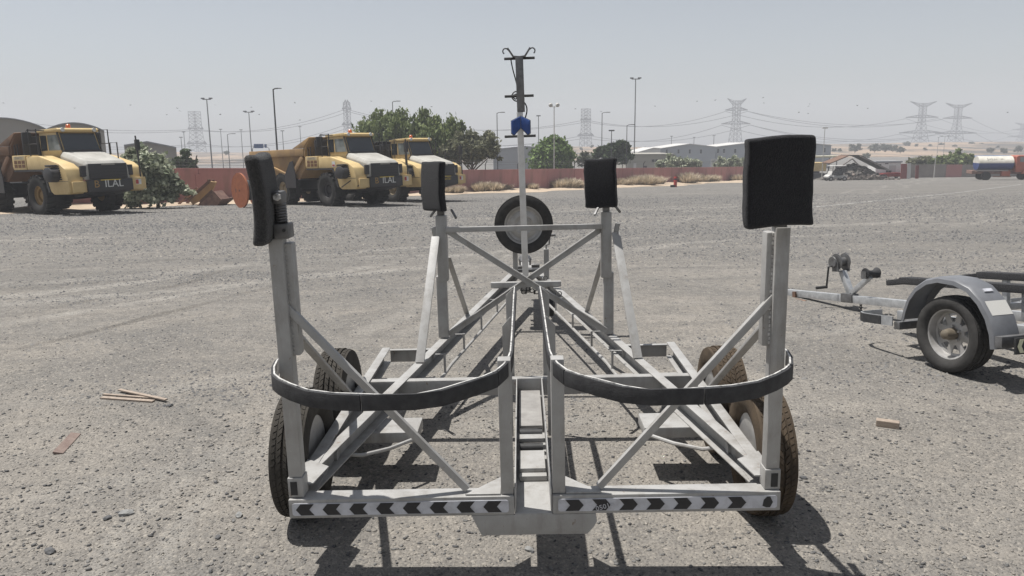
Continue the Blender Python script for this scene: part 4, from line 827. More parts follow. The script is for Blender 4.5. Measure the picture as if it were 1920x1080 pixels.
    A('access_rail', MB().tube([(-1.15, 1.5, 2.3), (-1.15, 1.5, 3.0), (-1.15, 1.05, 3.0), (-1.15, 1.05, 2.5)], 0.025, 6), M_TBLK)
    A('ladder_rail', MB().tube([(-1.40, 2.42, 1.5), (-1.40, 2.36, 3.25)], 0.03, 6), M_TBLK); A('ladder_rail', MB().tube([(-1.68, 2.05, 1.5), (-1.68, 2.0, 3.12)], 0.03, 6), M_TBLK)
    for k in range(5): A('ladder_rung', MB().tube([(-1.40, 2.41 - 0.01 * k, 1.62 + 0.3 * k), (-1.68, 2.045 - 0.01 * k, 1.62 + 0.3 * k)], 0.02, 6), M_TBLK)
    A('ladder_rail', MB().tube([(-1.40, 2.36, 3.12), (-1.68, 2.0, 3.12)], 0.02, 6), M_TBLK)
    A('front_mirror', MB().span(-1.66, -1.50, 2.10, 2.26, 2.62, 3.10), M_TBLK, 0.04)
    return t
def truck_spot(u, v, Y, fwd):
    p = at(u, v, Y); r = Vector((fwd[1], -fwd[0])); f = Vector(fwd)
    o = Vector((p.x, p.y)) - r * 1.66
    return (o.x, o.y, gz(o.y))
for (u, v, Y, ang, lab, bm_, fr, rr, tx, hzd, stk) in (
        (68, 363, 32.3, -34.0, 'yellow dump truck with rusty brown body at the left edge, beside the leafy shrub', M_BRN, rim_gold, rim_gold, True, False, False),
        (611, 356, 38.3, -45.0, 'yellow dump truck with ochre body and black hazard dots, between the other two', M_OCH, rim_blk, rim_pale, True, True, True),
        (733, 352, 44.0, -45.0, 'yellow dump truck with sooty black body, rearmost and partly behind the middle one', M_BLKB, rim_pale, rim_pale, False, False, False)):
    fwd = (math.cos(R_(ang)), math.sin(R_(ang)))
    make_truck(lab, truck_spot(u, v, Y, fwd), fwd, bm_, fr, rr, tx, hzd, stk)
# ------------------------------------------------------------------ boundary wall with wire posts, sand verge
M_WALL = mat('dusty_pink_plaster', (0.44, 0.215, 0.205), 0.9, 0, (0.36, 0.175, 0.165), 0.7, 7, 0.3, 0.7, 0.1, 14, stretch=(1, 1, 0.35), stain=((0.9, (0.25, 0.15, 0.13), 0.52, 0.70, (1, 1, 0.3), 0.6),))
M_SANDV = mat('pale_sand', (0.47, 0.375, 0.275), 0.95, 0, (0.33, 0.26, 0.19), 0.8, 7, 0.35, 0.65, 0.4, 5)
WA, WB = Vector((-17.6, 47.2)), Vector((32.0, 104.0))
wd_ = (WB - WA).normalized(); wnrm = Vector((wd_.y, -wd_.x))           # towards the yard
WANG = math.atan2(wd_.y, wd_.x); WL = (WB - WA).length
wall = thing('boundary_wall', 'long dusty pink boundary wall with wire posts along its top', 'wall')
def wp_(t, off=0.0): return WA + wd_ * t + wnrm * off
PL = 4.2
pm_ = {}
for h in (1.78, 2.02):
    pm_[h] = MB().span(0.012, PL - 0.012, -0.09, 0.09, -0.4, h).span(0.0, PL, -0.11, 0.11, h, h + 0.06).mesh('wall_panel', M_WALL, False, 0.012)
pil = MB().span(-0.16, 0.16, -0.13, 0.13, -0.4, 1.74).mesh('pilaster', M_WALL, False, 0.01)
post = MB().bar((0, 0, 1.80), (0, 0, 2.30), 0.05, 0.05, (0, 1, 0)).bar((0, 0, 2.28), (0, -0.22, 2.58), 0.045, 0.045, (1, 0, 0)).mesh('wire_post', M_DARK)
t0 = -10.08
k = 0
while t0 < WL + 0.1:
    h = 2.02 if t0 < -0.1 else 1.78
    p = wp_(t0); q = wp_(t0 + PL); z = gz(p.y); sl_ = math.atan2(gz(q.y) - z, PL)
    o = inst('wall_panel', pm_[h], wall); o.matrix_world = Matrix.Translation((p.x, p.y, z)) @ Matrix.Rotation(WANG, 4, 'Z') @ Matrix.Rotation(-sl_, 4, 'Y')
    o = inst('wire_post', post, wall, (p.x, p.y, z + h - 1.78), (0, 0, WANG))
    o = inst('pilaster', pil, wall, (p.x, p.y, z), (0, 0, WANG))
    t0 += PL; k += 1
for off, zz in ((0.22, 2.55), (0.12, 2.43), (0.0, 2.25)):
    pts = [Vector((*wp_(t, off), gz(wp_(t).y) + zz)) for t in np.arange(-10.08, WL + 0.1, 4.2)]
    MB().tube(pts, 0.009, 4).build('barbed_wire', M_GALV, wall)
e = wp_(WL + 1.5)
vg = []; xs_ = list(np.arange(-16, WL + 6, 1.0)); rows = 9
mb = MB()
for i, t in enumerate(xs_):
    w = 3.6 + 1.2 * math.sin(t * 0.31) + 0.8 * math.sin(t * 0.83 + 1) + 0.03 * t + (1.5 if t < 2 else 0)
    for j in range(rows):
        f = j / (rows - 1); p = wp_(t, -0.3 + f * w)
        mb.v.append((p.x, p.y, gz(p.y) + 0.012 + 0.28 * (1 - f) ** 1.4 * (0.6 + 0.4 * math.sin(t * 0.7 + j)) + 0.05 * math.sin(t * 1.9 + j * 1.3) * (1 - f)))
for i in range(len(xs_) - 1):
    for j in range(rows - 1): mb.f.append((i * rows + j, (i + 1) * rows + j, (i + 1) * rows + j + 1, i * rows + j + 1))
tag(mb.build('sand_verge', M_SANDV, smooth=True), kind='structure')

# ------------------------------------------------------------------ vegetation
def leaf_mesh(name, blobs, n, size, m, seed, clumps=60, droop=0.0, aspect=1.6, zcut=None):
    """many small leaves in clumps spread through the ellipsoids: (cx,cy,cz,rx,ry,rz)"""
    rs = np.random.RandomState(seed); vol = np.array([b[3] * b[4] * b[5] for b in blobs]) ** 0.8; vol /= vol.sum()
    B = np.array(blobs, float)
    bi = rs.choice(len(blobs), clumps, p=vol); d = rs.randn(clumps, 3); d /= np.linalg.norm(d, axis=1)[:, None]
    rad = rs.rand(clumps) ** 0.42
    cc = B[bi, :3] + d * B[bi, 3:] * rad[:, None]
    csz = (0.10 + 0.16 * rs.rand(clumps)) * B[bi, 3:].mean(1)
    ci = rs.randint(0, clumps, n); g = rs.randn(n, 3) * csz[ci][:, None] * np.array([1, 1, 0.75])
    if droop: g[:, 2] -= np.abs(rs.randn(n)) * droop
    P = cc[ci] + g
    nrm = rs.randn(n, 3) + np.array([0, 0, 0.7]); nrm /= np.linalg.norm(nrm, axis=1)[:, None]
    a = np.cross(nrm, rs.randn(n, 3)); a /= np.linalg.norm(a, axis=1)[:, None] + 1e-9; b = np.cross(nrm, a)
    if droop: a = a * 0.5 + np.array([0, 0, -0.6]); 
    s = size * (0.6 + 0.8 * rs.rand(n))[:, None]
    V = np.stack([P - a * s * aspect / 2, P + b * s * 0.5, P + a * s * aspect / 2, P - b * s * 0.5], 1).reshape(-1, 3)
    me = bpy.data.meshes.new(name); me.vertices.add(4 * n); me.vertices.foreach_set('co', V.ravel())
    me.loops.add(4 * n); me.loops.foreach_set('vertex_index', np.arange(4 * n, dtype=np.int32)); me.polygons.add(n); me.polygons.foreach_set('loop_start', np.arange(0, 4 * n, 4, dtype=np.int32)); me.update(calc_edges=True)
    me.materials.append(m); return me
def leafmat(name, a, b): return mat(name, a, 0.6, 0, b, island=True, spec=0.25, trans=0.25)
L_GREEN = leafmat('mid_green_leaves', (0.215, 0.255, 0.10), (0.075, 0.105, 0.036))
L_BRIGHT = leafmat('fresh_green_leaves', (0.20, 0.285, 0.085), (0.07, 0.115, 0.032))
L_OLIVE = leafmat('grey_olive_leaves', (0.22, 0.22, 0.135), (0.09, 0.095, 0.055))
L_SAGE = leafmat('sage_green_leaves', (0.50, 0.52, 0.39), (0.16, 0.19, 0.12))
L_DARK = leafmat('dark_green_leaves', (0.085, 0.118, 0.052), (0.028, 0.045, 0.02))
L_DRY = leafmat('straw_twigs', (0.60, 0.52, 0.40), (0.36, 0.30, 0.22))
L_FAR = leafmat('dusty_far_leaves', (0.125, 0.130, 0.085), (0.06, 0.066, 0.045))
M_BARK = mat('grey_bark', (0.16, 0.125, 0.095), 0.9, 0, (0.09, 0.07, 0.055), 6)
def tree(name, label, cat, p, blobs, n, size, m, seed, trunk=(0.16, 1.5), limbs=6, clumps=70, droop=0.0, aspect=1.6, group=None):
    t = thing(name, label, cat, (p[0], p[1], p[2]), group=group)
    inst('crown', leaf_mesh('crown', blobs, n, size, m, seed, clumps, droop, aspect), t)
    rs = random.Random(seed); mb = MB(); r, h = trunk
    mb.tube([(0, 0, -0.3), (0.05 * h, 0.02, h * 0.5), (0.02, 0.05, h)], r, 7, r * 0.7)
    for i in range(limbs):
        b = blobs[i % len(blobs)]; e = (b[0] + rs.uniform(-.4, .4) * b[3], b[1] + rs.uniform(-.4, .4) * b[4], b[2] + rs.uniform(-0.1, .45) * b[5])
        st = (0.02, 0.03, h * rs.uniform(0.7, 1.0)); md = tuple((st[j] + e[j]) / 2 + rs.uniform(-.15, .15) * h * 0.4 for j in range(3))
        mb.tube([st, md, e], r * 0.5, 5, r * 0.12)
    mb.build('trunk', M_BARK, t); return t
def gpos(u, Y, v=330): p = at(u, v, Y); return (p.x, Y, gz(Y))
def px2(u, v, Y): return at(u, v, Y)
def blobs_px(base, Y, lst):
    """ellipsoids given by pixel centre and radii, at depth Y (+dy), local to the base"""
    out = []
    for u, v, ru, rv, dy in lst:
        p = at(u, v, Y); s = Y / FPX; out.append((p.x - base[0], dy, p.z - base[2], ru * s, ru * s * 0.9, rv * s))
    return out
def ptree(name, label, cat, u, Y, lst, n, size, m, seed, **k):
    b = gpos(u, Y); return tree(name, label, cat, b, blobs_px(b, Y, lst), n, size, m, seed, **k)
ptree('broadleaf_tree', 'tall bushy green tree behind the middle dump truck, left half of the big clump', 'tree', 728, 70, [(712, 226, 28, 22, 0), (735, 222, 30, 22, 0.5), (705, 250, 32, 26, 0), (740, 255, 34, 34, -0.6), (765, 245, 28, 30, 0.4), (690, 250, 16, 18, 0)], 17000, 0.21, L_GREEN, 21, trunk=(0.25, 2.8), clumps=105, droop=0.5)
ptree('broadleaf_tree', 'tall green tree with drooping foliage above the rearmost dump truck', 'tree', 812, 68, [(798, 228, 30, 22, 0), (832, 232, 26, 20, 0.4), (855, 238, 14, 20, 0), (812, 258, 34, 34, -0.5), (842, 262, 28, 30, 0), (785, 262, 24, 30, 0)], 17000, 0.21, L_GREEN, 22, trunk=(0.25, 2.8), clumps=105, droop=0.6)
ptree('thorn_tree', 'open grey olive tree with thin branches behind the pink wall', 'tree', 885, 66, [(870, 275, 26, 26, 0), (895, 262, 28, 18, 0.5), (915, 275, 26, 22, -0.4), (935, 285, 14, 16, 0), (850, 290, 20, 20, 0), (890, 290, 26, 16, 0)], 7000, 0.16, L_OLIVE, 23, trunk=(0.14, 2.2), limbs=12, clumps=110, aspect=2.2)
ptree('round_tree', 'round bright green tree behind the pink wall, right of the mast', 'tree', 1034, 92, [(1035, 286, 32, 24, 0), (1010, 298, 24, 18, 0), (1060, 298, 22, 20, 0), (1045, 272, 20, 16, 0), (1035, 305, 40, 16, 0)], 12000, 0.25, L_BRIGHT, 24, trunk=(0.2, 2.0), clumps=110)
ptree('broadleaf_tree', 'dark leafy tree behind the lamp posts, above the right middle pad', 'tree', 1150, 98, [(1140, 285, 22, 13, 0), (1160, 278, 18, 11, 0), (1168, 290, 18, 14, 0), (1125, 288, 14, 10, 0)], 2600, 0.42, L_DARK, 25, trunk=(0.16, 2.2), clumps=60)
ptree('shrub', 'dark green shrub standing behind the tall end of the pink wall', 'shrub', 349, 60, [(349, 302, 18, 17, 0), (342, 308, 16, 14, 0), (360, 308, 13, 12, 0)], 2600, 0.20, L_DARK, 26, trunk=(0.1, 0.8), clumps=40)
ptree('shrub', 'faint grey green bush between the round tree and the dark tree', 'shrub', 1098, 105, [(1098, 300, 15, 13, 0)], 900, 0.25, L_FAR, 27, trunk=(0.1, 0.8), clumps=26)
ptree('leafy_shrub', 'big sage green shrub with large leaves beside the left dump truck', 'shrub', 290, 38.5, [(262, 300, 24, 24, 0), (290, 310, 30, 30, -0.3), (315, 330, 26, 26, 0), (270, 335, 34, 34, -0.2), (300, 355, 36, 26, -0.4), (330, 355, 22, 22, 0), (245, 320, 18, 34, 0.3), (262, 365, 30, 18, -0.3)], 10500, 0.17, L_SAGE, 28, trunk=(0.10, 0.9), limbs=12, clumps=150, aspect=1.4)
for i, (u, Y, h, w, sd) in enumerate(((1262, 100, 24, 20, 31), (1286, 102, 13, 14, 32), (1305, 102, 12, 13, 33), (1352, 108, 18, 13, 34), (1375, 108, 20, 14, 35), (1396, 109, 15, 12, 36), (1240, 101, 9, 12, 37))):
    ptree('leafy_shrub', ['tall pointed sage green plant behind the pink wall, in front of the warehouse', 'low sage green plant just right of the tall pointed plant', 'low sage green plant left of the warehouse door panel', 'sage green plant behind the wall, beside the white door panel', 'tallest sage green plant near the right end of the wall', 'sage green plant nearest the right end of the wall', 'small sage green plant left of the tall pointed plant'][i], 'shrub',
          u, Y, [(u, 314 - h * 0.45, w * 0.8, h * 0.5, 0), (u, 308, w, 10, 0), (u - 3, 314 - h * 0.8, w * 0.4, h * 0.4, 0)], 900, 0.26, L_SAGE, sd, trunk=(0.06, 0.8), clumps=34, group='sage green plants behind the wall')
# dry shrubs at the foot of the wall
def dry_mesh(seed):
    rs = np.random.RandomState(seed); mb = MB()
    for i in range(420):
        a = rs.rand() * 6.283; r = rs.rand() ** 0.5 * 0.55; b = Vector((math.cos(a) * r, math.sin(a) * r * 0.7, 0)); l = 0.5 + rs.rand() * 0.75
        tip = b * (1.5 + rs.rand() * 0.6) + Vector((rs.randn() * 0.12, rs.randn() * 0.12, l * (1 - 0.35 * r))); s_ = Vector((-math.sin(a), math.cos(a), 0)) * 0.028; m_ = (b + tip) / 2 + Vector((rs.randn() * .05, rs.randn() * .05, .08))
        mb.add([b - s_, b + s_, m_ + s_, m_ - s_, tip], [(0, 1, 2, 3), (3, 2, 4)])
    me = bpy.data.meshes.new('dry_shrub'); me.from_pydata(mb.v, [], mb.f); me.materials.append(L_DRY); return me
dm = [dry_mesh(s) for s in (1, 2, 3)]
for i, (u, s, off) in enumerate(((858, 1.1, 1.2), (905, 1.5, 1.0), (925, 1.4, 1.6), (948, 1.0, 0.8), (1050, 1.5, 0.9), (1068, 1.7, 1.1), (1085, 1.3, 0.7), (1166, 1.4, 1.0), (1192, 1.8, 1.3), (1212, 2.0, 2.2), (1232, 1.6, 1.6), (1290, 2.2, 1.5), (1318, 1.7, 1.2), (1338, 1.6, 1.5), (1382, 1.5, 1.2), (1401, 1.2, 0.9), (1000, 1.0, 0.8), (838, 0.8, 0.9))):
    lo, hi = -5.0, WL + 3
    for _ in range(50):                                         # the place along the wall seen at that column
        m_ = (lo + hi) / 2; p = wp_(m_, off)
        if p.x / p.y * FPX < (u - 960): lo = m_
        else: hi = m_
    p = wp_(lo, off); o = inst('dry_shrub', dm[i % 3], None, (p.x, p.y, gz(p.y) + 0.05), (0, 0, i * 1.3)); o.scale = (s * 0.92, s * 0.92, s * 0.56)
    tag(o, ('dry straw shrub ' + ('just right of the rearmost dump truck', 'at the wall left of the spare wheel, larger', 'at the wall above the spare wheel, in front of the larger one', 'at the wall just left of the white mast', 'at the wall just right of the white floodlight post', 'below the round green tree, biggest of three', 'left of the right middle pad, nearest to it', 'just right of the right middle pad', 'second to the right of the right middle pad', 'lowest and widest left of the red bollard', 'left of the red bollard, nearest to it', 'widest right of the red bollard', 'second right of the red bollard', 'third right of the red bollard', 'left of the large rear pad', 'at the very end of the pink wall', 'at the wall between mast and floodlight post', 'small, beside the front of the rearmost dump truck')[i]), 'shrub', 'dry shrubs along the foot of the wall')
# far shrubs and trees on the hills
fm = [leaf_mesh('crown', [(0, 0, 1.6, 2.6, 2.2, 1.6), (1.2, 0, 2.0, 1.6, 1.6, 1.2), (-1.2, 0, 1.5, 1.6, 1.6, 1.2)], 700, 0.5, L_FAR, s, 36) for s in (51, 52, 53)]
tm = MB().tube([(0, 0, -0.5), (0, 0, 1.8)], 0.16, 5, 0.1).mesh('trunk', M_BARK)
def far_tree(u, v, Y, s, label=None, i=0):
    p = at(u, v, Y); t = thing('desert_tree', label or 'grey green desert tree on the sandy hillside', 'tree', (p.x, Y, p.z), (0, 0, i * 1.1), group='desert trees on the hillside')
    a = inst('crown', fm[i % 3], t); b = inst('trunk', tm, t); t.scale = (s, s, s); return t
for i, (u, v, Y, s) in enumerate(((1603, 284, 330, 1.0), (1640, 284, 330, 0.95), (1658, 283, 330, 0.85), (1674, 283, 330, 0.8), (1688, 286, 320, 0.7), (1624, 297, 250, 0.5), (1564, 284, 330, 0.4), (1575, 284, 335, 0.4), (1857, 286, 330, 0.6), (1882, 287, 330, 0.65), (1908, 285, 330, 0.75), (1700, 274, 460, 0.8), (1718, 275, 450, 0.5), (1745, 276, 450, 0.5), (1765, 274, 470, 0.6), (1822, 275, 470, 0.9), (1838, 276, 460, 0.7), (1790, 277, 440, 0.5), (1870, 279, 420, 0.5), (1735, 282, 380, 0.4), (1800, 284, 360, 0.4), (1660, 276, 460, 0.4), (355, 291, 350, 0.4), (425, 290, 350, 0.5), (1110, 277, 450, 0.5), (1090, 281, 420, 0.4), (1210, 280, 430, 0.4))):
    far_tree(u, v, Y, s, {1603: 'big grey green desert tree on the hill right of the floodlight', 1640: 'big desert tree on the hill, left one of a pair', 1658: 'desert tree on the hill, right one of a pair', 1674: 'desert tree on the hill above the white cabin', 1688: 'desert tree on the hill right above the white cabin', 1624: 'low bush on the slope above the rubble heap', 1857: 'small tree above the tanker tank', 1882: 'small tree above the tanker cab', 1908: 'small tree at the right edge above the tanker cab'}.get(u), i)
ptree('broadleaf_tree', 'low spreading green tree behind the low wall, left of the tanker', 'tree', 1800, 118, [(1790, 300, 34, 9, 0), (1765, 305, 20, 7, 0), (1815, 303, 22, 8, 0), (1795, 291, 9, 9, 0), (1770, 297, 12, 8, 0)], 3600, 0.35, L_GREEN, 61, trunk=(0.15, 1.2), clumps=70)
ptree('broadleaf_tree', 'pale green bush behind the white site cabin', 'tree', 1730, 120, [(1728, 304, 22, 8, 0), (1745, 307, 12, 7, 0), (1712, 305, 12, 6, 0)], 1800, 0.35, L_OLIVE, 62, trunk=(0.12, 1.2), clumps=46)

# ------------------------------------------------------------------ buildings
M_SHED = mat('beige_cladding', (0.30, 0.275, 0.245), 0.7, 0, (0.26, 0.238, 0.21), 0.25, 5, 0.3, 0.7)
M_SHED2 = mat('blue_grey_cladding', (0.34, 0.36, 0.385), 0.7, 0, (0.29, 0.305, 0.33), 0.2, 5, 0.3, 0.7)
M_SHEDW = mat('white_cladding', (0.56, 0.55, 0.53), 0.7, 0, (0.48, 0.47, 0.45), 0.2)
M_GREYR = mat('grey_roofing', (0.30, 0.305, 0.32), 0.7, 0, (0.24, 0.245, 0.26), 0.2)
M_WIN = mat('window_glass', (0.07, 0.078, 0.085), 0.15); M_OFF = mat('office_render', (0.36, 0.345, 0.305), 0.85, 0, (0.30, 0.285, 0.25), 0.3)
def X_(u, Y): return at(u, 300, Y).x
def Z_(v, Y, u=960): return at(u, v, Y).z
# twin barrel roofed shed on the left
Y = 78
b = thing('warehouse', 'beige warehouse with twin curved roofs behind the left dump truck', 'building', (X_(90, Y), Y, gz(Y)))
def curve_roof(u0, u1, vpk, veave, n=12): return [(X_(u0 + (u1 - u0) * i / n, Y), Z_(veave - (veave - vpk) * math.sin(math.pi * i / n) ** 0.8, Y, u0)) for i in range(n + 1)]
bx, bz = b.location.x, b.location.z
for (u0, u1, vp, ve) in ((-75, 96, 224, 246), (88, 205, 231, 247)):
    cr = [(x - bx, z - bz) for x, z in curve_roof(u0, u1, vp, ve)]
    MB().prism([(cr[0][0], -1)] + cr + [(cr[-1][0], -1)], 0, 9, 'xz').build('end_wall', M_SHED, b)
    rfm = MB()
    rp = cr + [(x, z + 0.12) for x, z in cr[::-1]]
    for i in range(len(cr) - 1): rfm.prism([cr[i], cr[i + 1], (cr[i + 1][0], cr[i + 1][1] + 0.10), (cr[i][0], cr[i][1] + 0.10)], -0.35, 9.3, 'xz')
    rfm.build('roof', M_GREYR, b)
for u, v0, v1 in ((10, 272, 279), (10, 280, 285)):
    x0, x1 = X_(u - 6, Y) - bx, X_(u + 6, Y) - bx; MB().span(x0, x1, -0.06, 0.02, Z_(v1, Y, u) - bz, Z_(v0, Y, u) - bz).build('window', mat('white_pane', (0.6, 0.61, 0.6), 0.3), b)
def gable(name, label, u0, u1, upk, vpk, ve0, ve1, Y, depth, m, roofm, wins=()):
    b = thing(name, label, 'building', (X_((u0 + u1) / 2, Y), Y, gz(Y))); bx, bz = b.location.x, b.location.z
    P = [(X_(u0, Y) - bx, Z_(ve0, Y, u0) - bz), (X_(upk, Y) - bx, Z_(vpk, Y, upk) - bz), (X_(u1, Y) - bx, Z_(ve1, Y, u1) - bz)]
    MB().prism([(P[0][0], -1)] + P + [(P[2][0], -1)], 0, depth, 'xz').build('wall', m, b)
    r = MB()
    for i in range(2): r.prism([P[i], P[i + 1], (P[i + 1][0], P[i + 1][1] + 0.16), (P[i][0], P[i][1] + 0.16)], -0.3, depth + .3, 'xz')
    r.build('roof', roofm, b)
    for (ua, ub, va, vb) in wins:
        w = MB().span(X_(ua, Y) - bx, X_(ub, Y) - bx, -0.05, 0.05, Z_(vb, Y, ua) - bz, Z_(va, Y, ua) - bz).build('window', M_WIN, b)
        xa, xb, za, zb = X_(ua, Y) - bx, X_(ub, Y) - bx, Z_(vb, Y, ua) - bz, Z_(va, Y, ua) - bz
        MB().span(xa - .06, xb + .06, -0.07, -0.052, za - .08, za).span(xa - .06, xb + .06, -0.07, -0.052, zb, zb + .08).build('frame', M_SHEDW, w)
    return b
gable('warehouse', 'low beige gabled shed behind the sage green shrub', 236, 333, 279, 267, 274, 278, 92, 9, M_SHED, M_GREYR)
WY = 180
gable('warehouse', 'pale grey gabled warehouse with a row of narrow windows, left bay', 1238, 1341, 1292, 270.5, 279, 276, WY, 16, M_SHED2, M_SHEDW, [(u, u + 3.4, 280, 288) for u in (1248, 1270, 1291, 1312)])
gable('warehouse', 'pale grey gabled warehouse bay right of the valley, behind the right pad', 1341.5, 1470, 1402, 268.5, 276, 272, WY + 1, 16, M_SHED2, M_SHEDW, [(u, u + 3.4, 279, 287) for u in (1333 + 11, 1355, 1376, 1397, 1418, 1440)])
gable('warehouse', 'far grey warehouse bay seen right of the large pad', 1470.5, 1557, 1512, 268.5, 272, 273, WY + 2, 16, M_SHED2, M_SHEDW, [(u, u + 3.4, 277, 286) for u in (1484, 1505, 1524, 1543)])
gable('warehouse', 'white sided warehouse end left of the grey windowed bays', 1196, 1237.5, 1225, 278, 286, 279, WY - 4, 14, M_SHEDW, M_SHEDW)
gable('warehouse', 'grey curved shed roof seen between the trees', 925, 1012, 985, 275, 281, 278, 150, 30, M_GREYR, M_GREYR)
for ob in list(C.objects):
    if ob.get('category') == 'building' and ob.location.x < -10:
        th_ = math.atan2(-ob.location.x, ob.location.y); ob.rotation_euler = (0, 0, th_); ob.scale = (math.cos(th_), 1, 1)
# small office with windows
Y = 118; b = thing('office_building', 'low beige office with small dark windows behind the wall', 'building', (X_(1212, Y), Y, gz(Y))); bx, bz = b.location.x, b.location.z
MB().span(X_(1176, Y) - bx, X_(1262, Y) - bx, 0, 12, -1, Z_(291, Y, 1210) - bz).build('wall', M_OFF, b)
MB().span(X_(1174, Y) - bx, X_(1264, Y) - bx, -0.2, 12.2, Z_(291, Y, 1210) - bz, Z_(288.5, Y, 1210) - bz).build('parapet', M_OFF, b)
for ua, ub, va, vb in ((1222, 1227, 299, 304), (1229, 1238, 299, 304), (1206, 1213, 311, 316), (1188, 1193, 306, 316)):
    w = MB().span(X_(ua, Y) - bx, X_(ub, Y) - bx, -0.06, 0.06, Z_(vb, Y, ua) - bz, Z_(va, Y, ua) - bz).build('window', M_WIN if ua != 1188 else M_SHEDW, b)
Y = 112; b = thing('door_panel', 'white upright door panel behind the wall, among the sage plants', 'panel', (X_(1340, Y), Y, gz(Y))); bx, bz = b.location.x, b.location.z
MB().span(-0.5, 0.5, 0, 0.12, 0, Z_(298, Y, 1340) - bz).build('panel', M_SHEDW, b); MB().span(-0.5, 0.5, -0.03, -0.001, Z_(303, Y, 1340) - bz, Z_(302, Y, 1340) - bz).build('cross_rail', M_GREYR, b)
# long low boundary and roofs on the right
Y = 112; b = thing('low_wall', 'low grey block wall with a red painted stretch near the tanker', 'wall', (X_(1800, Y), Y, gz(Y))); bx, bz = b.location.x, b.location.z
M_BLOCK = mat('grey_block', (0.27, 0.235, 0.215), 0.9, 0, (0.21, 0.185, 0.17), 0.8)
for ua, ub, m_ in ((1700, 1776, M_BLOCK), (1776, 1806, M_WALL), (1806, 1850, M_BLOCK), (1850, 1960, M_BLOCK)):
    MB().span(X_(ua, Y) - bx, X_(ub, Y) - bx - 0.02, 0, 0.2, -0.5, Z_(309, Y, ua) - bz).build('wall_panel', m_, b)
Y = 135; b = thing('shed', 'blue roofed shed behind the tanker', 'building', (X_(1880, Y), Y, gz(Y))); bx, bz = b.location.x, b.location.z
MB().span(X_(1832, Y) - bx, X_(1935, Y) - bx, 0, 8, -1, Z_(298, Y, 1880) - bz).build('wall', M_OFF, b)
MB().prism([(X_(1828, Y) - bx, Z_(297.8, Y, 1880) - bz), (X_(1940, Y) - bx, Z_(294.5, Y, 1880) - bz), (X_(1940, Y) - bx, Z_(293.5, Y, 1880) - bz), (X_(1834, Y) - bx, Z_(293, Y, 1880) - bz)], -0.4, 8.4, 'xz').build('roof', mat('blue_roof', (0.05, 0.14, 0.33), 0.5), b)
Y = 106; b = thing('site_cabin', 'white site cabin behind the red scrapped car', 'cabin', (X_(1672, Y), Y, gz(Y))); bx, bz = b.location.x, b.location.z
zt_ = Z_(305, Y, 1672) - bz
MB().span(X_(1643, Y) - bx, X_(1690, Y) - bx, 0, 2.4, 0.25, zt_).build('body', mat('bright_white', (0.80, 0.79, 0.77), 0.6), b, bevel=0.02)
MB().span(X_(1641, Y) - bx, X_(1692, Y) - bx, -0.15, 2.6, zt_ + .002, zt_ + .22).build('roof', M_GREYR, b)
for ua, ub, va, vb, nm in ((1648, 1653, 308, 312, 'window'), (1660, 1666, 306, 307.5, 'vent')): MB().span(X_(ua, Y) - bx, X_(ub, Y) - bx, -0.03, 0.0, Z_(vb, Y, ua) - bz, Z_(va, Y, ua) - bz).build(nm, M_WIN, b)
MB().span(X_(1668, Y) - bx, X_(1681, Y) - bx, -0.02, -0.001, 0.35, Z_(310, Y, 1672) - bz).build('door', M_SHEDW, b)
for u, w_, v0, m_, lab in ((1697, 12, 307, mat('faded_red_sheet', (0.28, 0.09, 0.085), 0.8), 'faded red sheet panel standing right of the white cabin'), (1706.5, 7, 306, M_SHEDW, 'pale sheet panel standing right of the red panel'), (1722, 6, 310, mat('dull_red_sheet', (0.20, 0.06, 0.055), 0.8), 'dark red sheet panel behind the yellow machine')):
    p = (X_(u, 104), 104, gz(104)); o = MB().span(-w_ / 2 * .0727, w_ / 2 * .0727, -.04, .04, 0.0, Z_(v0, 104, u) - p[2]).build('sheet_panel', m_); o.location = p; o.rotation_euler = (R_(-4), 0, 0.1); tag(o, lab, 'panel')

